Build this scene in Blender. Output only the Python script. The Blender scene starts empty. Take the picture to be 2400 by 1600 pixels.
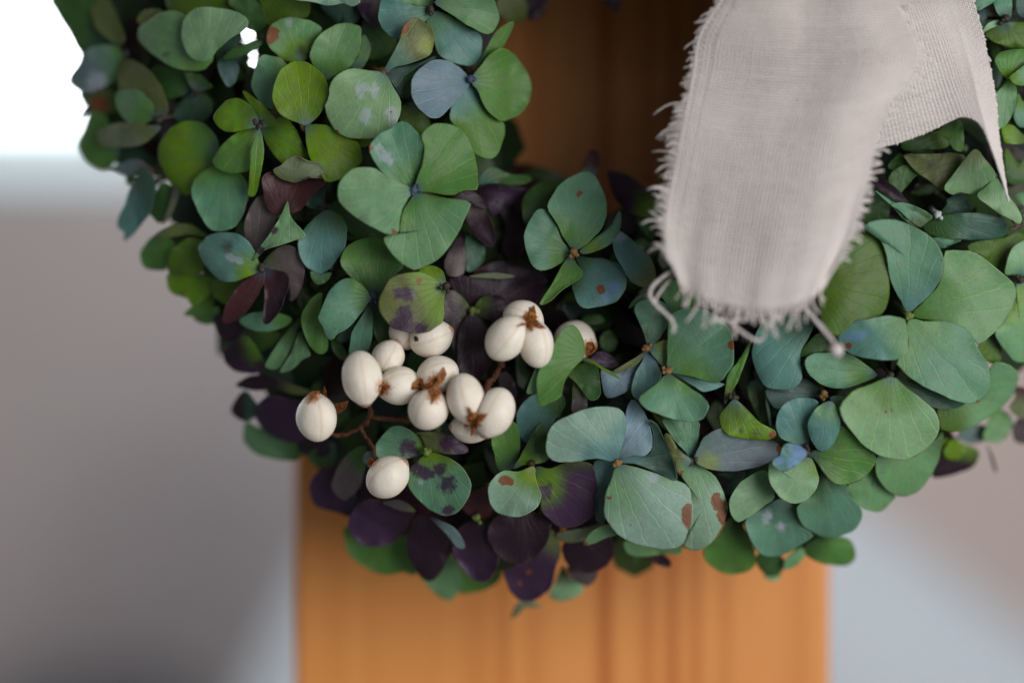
import bpy, math, random
import numpy as np
from mathutils import Vector

# ------------------------------------------------------------------ camera, world, lights, exposure
scn = bpy.context.scene
COL = scn.collection
S = 9.0e-5                       # metres per photo pixel in the focus plane
DIST = 0.216 * 50.0 / 22.3       # camera to focus plane (50 mm lens, APS-C sensor)
cam_d = bpy.data.cameras.new('camera')
cam_d.sensor_width = 22.3; cam_d.lens = 50.0
cam_d.clip_start = 0.01; cam_d.clip_end = 50
cam_d.dof.use_dof = True
cam_d.dof.focus_distance = DIST + 0.003
cam_d.dof.aperture_fstop = 1.5
cam_d.dof.aperture_blades = 7
cam = bpy.data.objects.new('camera', cam_d); COL.objects.link(cam)
cam.location = (0, -DIST, 0); cam.rotation_euler = (math.radians(90), 0, 0)
scn.camera = cam

w = bpy.data.worlds.new('World'); scn.world = w; w.use_nodes = True
bg = w.node_tree.nodes['Background']
bg.inputs[0].default_value = (0.94, 0.97, 1.0, 1); bg.inputs[1].default_value = 0.20

def area(name, loc, target, size, power, col):
    l = bpy.data.lights.new(name, 'AREA'); l.shape = 'RECTANGLE'
    l.size, l.size_y = size; l.energy = power; l.color = col
    o = bpy.data.objects.new(name, l); COL.objects.link(o)
    o.location = loc
    o.rotation_euler = (Vector(target) - Vector(loc)).to_track_quat('-Z', 'Y').to_euler()
    return o
area('window_light', (0.66, -0.76, 0.08), (0, 0.02, -.02), (0.8, 0.7), 13.5, (1.0, 0.99, 0.97))

scn.view_settings.view_transform = 'Standard'; scn.view_settings.look = 'None'
scn.view_settings.gamma = 1; scn.view_settings.exposure = -0.37
scn.view_settings.use_curve_mapping = False
scn.cycles.use_denoising = True
scn.cycles.max_bounces = 8; scn.cycles.transparent_max_bounces = 6
scn.cycles.caustics_reflective = False; scn.cycles.caustics_refractive = False

# ------------------------------------------------------------------ helpers
def P(px, py, d):
    """world point: photo pixel in the wreath plane, d metres in front of that plane"""
    k = (DIST - d) / DIST * S
    return np.array([(px - 1200) * k, -d, (800 - py) * k])

def lin(c):
    return tuple((v / 255 / 12.92) if v <= 10 else ((v / 255 + .055) / 1.055) ** 2.4 for v in c)

def link(o, parent=None, wloc=None):
    COL.objects.link(o)
    if parent is not None: o.parent = parent
    return o

def mesh_obj(name, verts, faces, mat, parent=None, origin=None, porigin=(0, 0, 0), smooth=True):
    verts = np.asarray(verts, float)
    if origin is None: origin = np.asarray(porigin, float)
    me = bpy.data.meshes.new(name)
    me.from_pydata((verts - origin).tolist(), [], faces)
    if smooth: me.polygons.foreach_set('use_smooth', [True] * len(me.polygons))
    me.materials.append(mat)
    o = bpy.data.objects.new(name, me); link(o, parent)
    o.location = np.asarray(origin, float) - np.asarray(porigin, float)
    return o

def tag(o, label=None, cat=None, group=None, kind=None):
    if label: o['label'] = label
    if cat: o['category'] = cat
    if group: o['group'] = group
    if kind: o['kind'] = kind
    return o

class N:
    """small node-tree helper"""
    def __init__(s, name):
        s.m = bpy.data.materials.new(name); s.m.use_nodes = True
        s.t = s.m.node_tree; s.b = s.t.nodes['Principled BSDF']; s.out = s.t.nodes['Material Output']
    def n(s, typ, **kw):
        x = s.t.nodes.new(typ)
        for k, v in kw.items(): setattr(x, k, v)
        return x
    def set(s, sock, v):
        if isinstance(v, bpy.types.NodeSocket): s.t.links.new(v, sock)
        elif v is not None: sock.default_value = v
    def math(s, op, a, b=None, c=None, clamp=False):
        x = s.n('ShaderNodeMath', operation=op, use_clamp=clamp)
        for i, v in enumerate((a, b, c)): s.set(x.inputs[i], v)
        return x.outputs[0]
    def mix(s, f, a, b, typ='MIX'):
        x = s.n('ShaderNodeMix', data_type='RGBA', blend_type=typ)
        s.set(x.inputs[0], f)
        s.set(x.inputs[6], a if isinstance(a, bpy.types.NodeSocket) else (*a, 1) if len(a) == 3 else a)
        s.set(x.inputs[7], b if isinstance(b, bpy.types.NodeSocket) else (*b, 1) if len(b) == 3 else b)
        return x.outputs[2]
    def step(s, v, lo, hi):
        x = s.n('ShaderNodeMapRange', interpolation_type='SMOOTHSTEP')
        s.set(x.inputs[0], v); x.inputs[1].default_value = lo; x.inputs[2].default_value = hi
        return x.outputs[0]
    def noise(s, vec, scale, detail=3, rough=.55):
        x = s.n('ShaderNodeTexNoise'); x.inputs['Scale'].default_value = scale
        x.inputs['Detail'].default_value = detail; x.inputs['Roughness'].default_value = rough
        if vec is not None: s.t.links.new(vec, x.inputs['Vector'])
        return x
    def bump(s, h, strength, dist):
        x = s.n('ShaderNodeBump'); x.inputs['Strength'].default_value = strength
        x.inputs['Distance'].default_value = dist
        s.t.links.new(h, x.inputs['Height']); s.t.links.new(x.outputs[0], s.b.inputs['Normal'])
        return x.outputs[0]
    def coord(s, which='Object'):
        return s.n('ShaderNodeTexCoord').outputs[which]

# ------------------------------------------------------------------ materials
def petal_material():
    k = N('petal'); b = k.b
    col = k.n('ShaderNodeAttribute', attribute_name='Col')
    spa = k.n('ShaderNodeAttribute', attribute_name='SpotA')
    uv = k.n('ShaderNodeAttribute', attribute_name='Petal')          # x angle, y along, z rim
    sx = k.n('ShaderNodeSeparateXYZ'); k.t.links.new(uv.outputs['Vector'], sx.inputs[0])
    sp = k.n('ShaderNodeSeparateColor'); k.t.links.new(spa.outputs['Color'], sp.inputs[0])
    geo = k.n('ShaderNodeNewGeometry'); pos = geo.outputs['Position']
    n1 = k.noise(pos, 160, 4, .6); n2 = k.noise(pos, 700, 3, .6); n3 = k.noise(pos, 2600, 2, .6)
    # veins: fan of lines from the base, wandering a little, and a fine net between them
    wob = k.math('MULTIPLY_ADD', n1.outputs[0], .16, -.08)
    ang = k.math('ADD', sx.outputs[0], wob)
    vs = k.math('ABSOLUTE', k.math('SINE', k.math('MULTIPLY', ang, 15.0)))
    vein = k.math('SUBTRACT', 1.0, k.step(vs, 0.0, .30))
    vo = k.n('ShaderNodeTexVoronoi', feature='DISTANCE_TO_EDGE'); vo.inputs['Scale'].default_value = 620
    k.t.links.new(pos, vo.inputs['Vector'])
    net = k.math('SUBTRACT', 1.0, k.step(vo.outputs[0], 0.0, .16))
    # colour
    c = col.outputs['Color']
    hs = k.n('ShaderNodeHueSaturation')
    k.set(hs.inputs['Hue'], k.math('MULTIPLY_ADD', n1.outputs[0], .07, .465))
    k.set(hs.inputs['Saturation'], k.math('MULTIPLY_ADD', n2.outputs[0], .5, .75))
    k.set(hs.inputs['Value'], k.math('MULTIPLY_ADD', n2.outputs[0], .44, .78)); k.set(hs.inputs['Color'], c)
    c = hs.outputs[0]
    c = k.mix(k.math('MULTIPLY', vein, .5), c, k.mix(1.0, c, (1.34, 1.30, 1.12), 'MULTIPLY'))
    c = k.mix(k.math('MULTIPLY', net, .25), c, k.mix(1.0, c, (1.22, 1.2, 1.05), 'MULTIPLY'))
    rag = k.math('MULTIPLY_ADD', n2.outputs[0], .5, k.math('MULTIPLY_ADD', n3.outputs[0], .22, -.36))
    def spot(c, ch, colr, lo, hi, amt):
        f = k.step(k.math('ADD', ch, k.math('MULTIPLY', rag, k.math('MULTIPLY_ADD', k.step(ch, 0, .2), 1.7 if lo < .3 else .6, .4 if lo < .3 else .4))), lo, hi)
        return k.mix(k.math('MULTIPLY', f, amt), c, colr)
    c = spot(c, sp.outputs[1], (.44, .48, .58), .26, .80, .6)     # lavender patches
    c = spot(c, sp.outputs[2], (.045, .013, .055), .26, .66, .9)  # purple patches
    c = spot(c, spa.outputs['Alpha'], (.16, .29, .52), .35, .8, .7)  # blue patches
    c = spot(c, sp.outputs[0], (.21, .065, .022), .46, .56, .92)    # rust patches
    # dark freckles and browned rim
    fr = k.step(k.noise(pos, 900, 1, .5).outputs[0], .74, .80)
    c = k.mix(k.math('MULTIPLY', fr, .35), c, (.07, .05, .025))
    rim = k.step(k.math('ADD', sx.outputs[2], k.math('MULTIPLY_ADD', n2.outputs[0], .06, -.03)), .955, .995)
    rimc = k.mix(k.step(n1.outputs[0], .50, .66), k.mix(1.0, c, (1.15, 1.08, .95), 'MULTIPLY'), (.20, .10, .045))
    c = k.mix(k.math('MULTIPLY', rim, .5), c, rimc)
    k.t.links.new(c, b.inputs['Base Color'])
    b.inputs['Roughness'].default_value = .46
    b.inputs['Specular IOR Level'].default_value = .38
    h = k.math('ADD', k.math('MULTIPLY', vein, -.22), k.math('MULTIPLY_ADD', n2.outputs[0], .5, k.math('MULTIPLY', net, -.06)))
    h = k.math('ADD', h, k.math('MULTIPLY', n3.outputs[0], .12))
    nb = k.bump(h, .55, .00035)
    tr = k.n('ShaderNodeBsdfTranslucent'); k.t.links.new(c, tr.inputs[0]); k.t.links.new(nb, tr.inputs[1])
    mx = k.n('ShaderNodeMixShader'); mx.inputs[0].default_value = .22
    k.t.links.new(b.outputs[0], mx.inputs[1]); k.t.links.new(tr.outputs[0], mx.inputs[2])
    k.t.links.new(mx.outputs[0], k.out.inputs[0])
    return k.m
M_PETAL = petal_material()

def simple(name, col, rough=.6, nscale=900, var=.35, bump=.0002, col2=None, spec=.3):
    k = N(name); pos = k.n('ShaderNodeNewGeometry').outputs['Position']
    n = k.noise(pos, nscale, 4, .6)
    c2 = col2 or tuple(v * (1 - var) for v in col)
    k.t.links.new(k.mix(k.step(n.outputs[0], .3, .7), c2, col), k.b.inputs['Base Color'])
    k.b.inputs['Roughness'].default_value = rough; k.b.inputs['Specular IOR Level'].default_value = spec
    if bump: k.bump(n.outputs[0], .6, bump)
    return k.m
BUD = {'k': simple('bud_dark', (.05, .04, .03)), 'n': simple('bud_blue', (.07, .09, .15)),
       'o': simple('bud_brown', (.28, .16, .06)), 'y': simple('bud_green', (.16, .22, .05)),
       'w': simple('bud_pale', (.55, .6, .62)), '-': simple('bud_plain', (.08, .10, .05))}
M_STEM = simple('twig_bark', (.115, .042, .022), .7, 1500, .6, .0004)
M_HUSK = simple('dry_husk', (.44, .155, .035), .65, 1500, .7, .0006, col2=(.10, .028, .01))

def seed_material():
    k = N('waxy_seed'); at = k.n('ShaderNodeAttribute', attribute_name='Seed')
    s = k.n('ShaderNodeSeparateXYZ'); k.t.links.new(at.outputs['Vector'], s.inputs[0])
    pos = k.n('ShaderNodeNewGeometry').outputs['Position']
    n = k.noise(pos, 350, 4, .6); n2 = k.noise(pos, 1500, 3, .6)
    c = k.mix(k.step(n.outputs[0], .3, .75), (.78, .705, .60), (.84, .775, .69))
    c = k.mix(k.math('MULTIPLY', k.step(n2.outputs[0], .60, .78), .30), c, (.56, .39, .25))
    seam = k.math('SUBTRACT', 1.0, k.step(k.math('ABSOLUTE', s.outputs[0]), 0.0, .05))
    c = k.mix(k.math('MULTIPLY', k.math('MULTIPLY', seam, n.outputs[0]), .7), c, (.60, .44, .30))
    tip = k.step(k.math('ADD', s.outputs[1], k.math('MULTIPLY_ADD', n2.outputs[0], .16, -.08)), .90, .97)
    c = k.mix(k.math('MULTIPLY', tip, .8), c, (.30, .12, .04))
    rust = k.step(k.math('ADD', s.outputs[2], k.math('MULTIPLY_ADD', n2.outputs[0], .9, -.45)), .35, .8)
    c = k.mix(k.math('MULTIPLY', rust, .9), c, (.42, .15, .035))
    k.t.links.new(c, k.b.inputs['Base Color'])
    k.b.inputs['Roughness'].default_value = .48; k.b.inputs['Specular IOR Level'].default_value = .35
    k.b.inputs['Subsurface Weight'].default_value = .25; k.b.inputs['Subsurface Radius'].default_value = (1, .6, .35)
    k.b.inputs['Subsurface Scale'].default_value = .0012
    k.bump(k.math('ADD', n2.outputs[0], k.math('MULTIPLY', n.outputs[0], 1.5)), .35, .00025)
    return k.m
M_SEED = seed_material()

def linen_material():
    k = N('linen_thread'); pos = k.n('ShaderNodeNewGeometry').outputs['Position']
    n = k.noise(pos, 130, 4, .6); n2 = k.noise(pos, 3200, 3, .65)
    c = k.mix(k.step(n.outputs[0], .3, .7), (.79, .715, .68), (.85, .785, .76))
    c = k.mix(k.math('MULTIPLY_ADD', n2.outputs[0], .5, -.05), c, (.90, .83, .81))
    k.t.links.new(c, k.b.inputs['Base Color'])
    k.b.inputs['Roughness'].default_value = .9; k.b.inputs['Specular IOR Level'].default_value = .1
    k.b.inputs['Sheen Weight'].default_value = .25
    nb = k.bump(n2.outputs[0], .7, .0003)
    tr = k.n('ShaderNodeBsdfTranslucent'); k.t.links.new(c, tr.inputs[0])
    mx = k.n('ShaderNodeMixShader'); mx.inputs[0].default_value = .18
    k.t.links.new(k.b.outputs[0], mx.inputs[1]); k.t.links.new(tr.outputs[0], mx.inputs[2])
    k.t.links.new(mx.outputs[0], k.out.inputs[0])
    return k.m
M_LINEN = linen_material()

def wood_material():
    k = N('orange_pine'); pos = k.n('ShaderNodeNewGeometry').outputs['Position']
    wm = k.n('ShaderNodeMapping'); wm.inputs['Scale'].default_value = (1, 1, .035); k.t.links.new(pos, wm.inputs[0])
    warp = k.noise(wm.outputs[0], 60, 2)
    xs = k.n('ShaderNodeSeparateXYZ'); k.t.links.new(pos, xs.inputs[0])
    x = k.math('ADD', xs.outputs[0], k.math('MULTIPLY_ADD', warp.outputs[0], .004, -.002))
    mr = k.n('ShaderNodeMapRange'); k.set(mr.inputs[0], x); mr.inputs[1].default_value = -.055; mr.inputs[2].default_value = .078
    ramp = k.n('ShaderNodeValToRGB'); k.t.links.new(mr.outputs[0], ramp.inputs[0])
    stops = [(0, .6), (.04, .85), (.10, .7), (.125, .95), (.15, .72), (.19, .85), (.26, .75), (.31, .82), (.345, .55),
             (.38, .8), (.40, .42), (.42, .9), (.45, .55), (.49, .85), (.555, .85), (.585, .12), (.61, .85), (.645, .8),
             (.665, .4), (.69, .85), (.71, .18), (.73, .85), (.755, .35), (.775, .95), (.81, .5), (.83, .85), (.9, .8), (.94, .6), (.97, .85), (1, .7)]
    el = ramp.color_ramp.elements
    el[0].position = 0; el[0].color = (.6, .6, .6, 1); el[1].position = 1; el[1].color = (.7, .7, .7, 1)
    for p, v in stops[1:-1]:
        e = el.new(p); e.color = (v, v, v, 1)
    fm = k.n('ShaderNodeMapping'); fm.inputs['Scale'].default_value = (1, 1, .02); k.t.links.new(pos, fm.inputs[0])
    fine = k.noise(fm.outputs[0], 900, 4, .65)
    v = k.math('ADD', ramp.outputs[0], k.math('MULTIPLY_ADD', fine.outputs[0], .5, -.25))
    c = k.mix(k.step(v, 0, 1), (.46, .115, .015), (.77, .305, .078))
    k.t.links.new(c, k.b.inputs['Base Color'])
    k.b.inputs['Roughness'].default_value = .42; k.b.inputs['Specular IOR Level'].default_value = .4
    k.bump(fine.outputs[0], .2, .0003)
    return k.m
M_WOOD = wood_material()

# ------------------------------------------------------------------ the setting, all far out of focus
def box(name, lo, hi, mat, parent=None, bevel=0):
    x0, y0, z0 = lo; x1, y1, z1 = hi
    v = [(x0, y0, z0), (x1, y0, z0), (x1, y1, z0), (x0, y1, z0), (x0, y0, z1), (x1, y0, z1), (x1, y1, z1), (x0, y1, z1)]
    f = [(0, 3, 2, 1), (4, 5, 6, 7), (0, 1, 5, 4), (1, 2, 6, 5), (2, 3, 7, 6), (3, 0, 4, 7)]
    o = mesh_obj(name, v, f, mat, parent, smooth=False, origin=np.array([(x0 + x1) / 2, (y0 + y1) / 2, z0]))
    if bevel:
        m = o.modifiers.new('bevel', 'BEVEL'); m.width = bevel; m.segments = 3
    return o
M_WALL = simple('plaster_wall', (.88, .795, .785), .9, 14, .06, 0)
M_SILL = simple('painted_sill', (.82, .88, .90), .5, 20, .05, 0)
DW = 1.0
kw = (DIST + DW) / DIST * S
wx = lambda px: (px - 1200) * kw
wz = lambda py: (800 - py) * kw
WB = wz(285)                                   # lower edge of the window opening
WR = wx(1150)
tag(box('wall', (-2.2, DW, -1.5), (WR, DW + .12, WB - .034), M_WALL), kind='structure')
M_WALL2 = simple('warm_plaster', (.86, .71, .66), .9, 14, .06, 0)
tag(box('wall', (WR + .001, DW, -1.5), (2.4, DW + .12, 1.7), M_WALL2), kind='structure')
win = bpy.data.objects.new('window', None); COL.objects.link(win); win.location = (wx(300), DW, WB)
tag(win, 'overexposed white window at the upper left behind the wreath', 'window')
wl = np.array(win.location)
k = N('bright_daylight'); k.b.inputs['Base Color'].default_value = (1, 1, 1, 1)
k.b.inputs['Emission Color'].default_value = (.92, .97, 1, 1); k.b.inputs['Emission Strength'].default_value = 6.0
k.b.inputs['Roughness'].default_value = .1
k2 = N('pale_glow'); k2.b.inputs['Base Color'].default_value = (.8, .9, .92, 1)  # self-lit material for the strip added below the pane
k2.b.inputs['Emission Color'].default_value = (.80, .95, 1, 1); k2.b.inputs['Emission Strength'].default_value = .42
def wbox(name, lo, hi, mat, bevel=0):
    o = box(name, lo, hi, mat, None, bevel); o.parent = win; o.location = np.array(o.location) - wl
    return o
wbox('pane', (-2.2, DW + .06, WB + .012), (WR - .012, DW + .07, 1.6), k.m)
wbox('glow_strip', (-2.2, DW + .058, WB - .030), (WR - .012, DW + .068, WB + .010), k2.m)  # added glowing strip, makes the pale band under the bright window
wbox('sill', (-2.2, DW - .006, WB - .046), (WR + .02, DW + .09, WB - .032), M_SILL, .004)
wbox('frame', (WR - .03, DW + .01, WB + .012), (WR - .002, DW + .05, 1.6), M_SILL, .003)

def sheet(name, fn, nu, nv, mat, thick=.002):
    v = [fn(i / nu, j / nv) for j in range(nv + 1) for i in range(nu + 1)]
    f = [(j * (nu + 1) + i, j * (nu + 1) + i + 1, (j + 1) * (nu + 1) + i + 1, (j + 1) * (nu + 1) + i) for j in range(nv) for i in range(nu)]
    o = mesh_obj(name, v, f, mat, origin=np.mean(v, 0))
    m = o.modifiers.new('thickness', 'SOLIDIFY'); m.thickness = thick
    return o
M_CLOTH = simple('white_cloth', (.80, .90, 1.0), .8, 30, .05, 0)
def cloth(u, v):
    # peak hidden behind the board, one edge falling to the left, one receding to the right
    top = P(1010, 690, -.60) * (1 - u) + P(1330, 660, -.62) * u
    bot = P(455, 1890, -.60) * (1 - u) + P(3100, 2030, -.72) * u
    p = top * (1 - v) + bot * v
    return p + np.array([0, .03 * math.sin(6.3 * u) * v, 0.01 * math.sin(9 * u) * v])
tag(sheet('white_cloth', cloth, 24, 16, M_CLOTH), 'blurred white draped cloth behind the wooden board at lower right', 'cloth')

M_DARK = simple('dark_grey', (.17, .165, .18), .9, 30, .2, 0)
def blob(name, px, py, wpx, hpx, d):
    c = P(px, py, d); kk = (DIST - d) / DIST * S
    vs, fs = [], []
    nu, nv = 28, 16
    for j in range(nv + 1):
        th = math.pi * j / nv
        for i in range(nu):
            ph = 2 * math.pi * i / nu
            sq = lambda a, e: math.copysign(abs(a) ** e, a)
            vs.append(c + np.array([wpx * kk * sq(math.sin(th), .7) * sq(math.cos(ph), .7), .05 * math.sin(th) * sq(math.sin(ph), .8), hpx * kk * sq(math.cos(th), .7)]))
    for j in range(nv):
        for i in range(nu):
            fs.append((j * nu + i, (j + 1) * nu + i, (j + 1) * nu + (i + 1) % nu, j * nu + (i + 1) % nu))
    return mesh_obj(name, vs, fs, M_DARK, origin=c - np.array([0, 0, hpx * kk]))
tag(blob('blob', 240, 1830, 300, 270, -.92), 'dark grey rounded cushion, out of focus at the bottom left', 'blob')  # one dark rounded form in front of the wall

# ------------------------------------------------------------------ wooden board
DB = -.075
b0 = P(690, 0, DB); b1 = P(1946, 0, DB)
board = box('wooden_board', (b0[0], -DB, -.32), (b1[0], -DB + .022, .30), M_WOOD, None, .0015)
tag(board, 'upright orange pine board with vertical grain behind the wreath', 'board')

# ------------------------------------------------------------------ the wreath
RX, RY, RC, RT = 1450., 200., 715., 485.
def H(px, py):
    r = np.hypot(np.asarray(px, float) - RX, np.asarray(py, float) - RY)
    q = np.clip(np.abs(r - RC) / RT, 0, 1.25)
    h = np.where(q < .94, np.sqrt(np.clip(1 - q * q, 0, 1)), .341 - (q - .94) * 1.1)
    return .020 * (h - 1.0)
DZ = .0016
PAL = {'pale': (138, 172, 154), 'teal': (98, 144, 118), 'dteal': (62, 94, 82), 'sage': (110, 152, 108), 'psage': (132, 170, 130),
       'gsage': (116, 128, 102), 'green': (88, 132, 64), 'dgreen': (60, 94, 48), 'lime': (104, 140, 36), 'dlime': (78, 108, 34),
       'olive': (98, 108, 64), 'blue': (120, 148, 162), 'bluet': (98, 142, 138), 'bluep': (114, 130, 144), 'blueb': (118, 154, 192),
       'greyblue': (106, 128, 130), 'purple': (62, 40, 68), 'dpurple': (44, 27, 40), 'burg': (72, 38, 44), 'pgrey': (92, 82, 86)}
GAIN = 0.94
PALL = {k_: np.array([min(.75, v * GAIN) for v in lin(c)]) for k_, c in PAL.items()}
WORD = {'purple': 'dark purple', 'dpurple': 'dark purple', 'burg': 'dark purple', 'blue': 'blue tinted', 'bluet': 'blue green', 'pale': 'pale blue green',
        'bluep': 'blue tinted', 'lime': 'lime green', 'dlime': 'lime green'}

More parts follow.
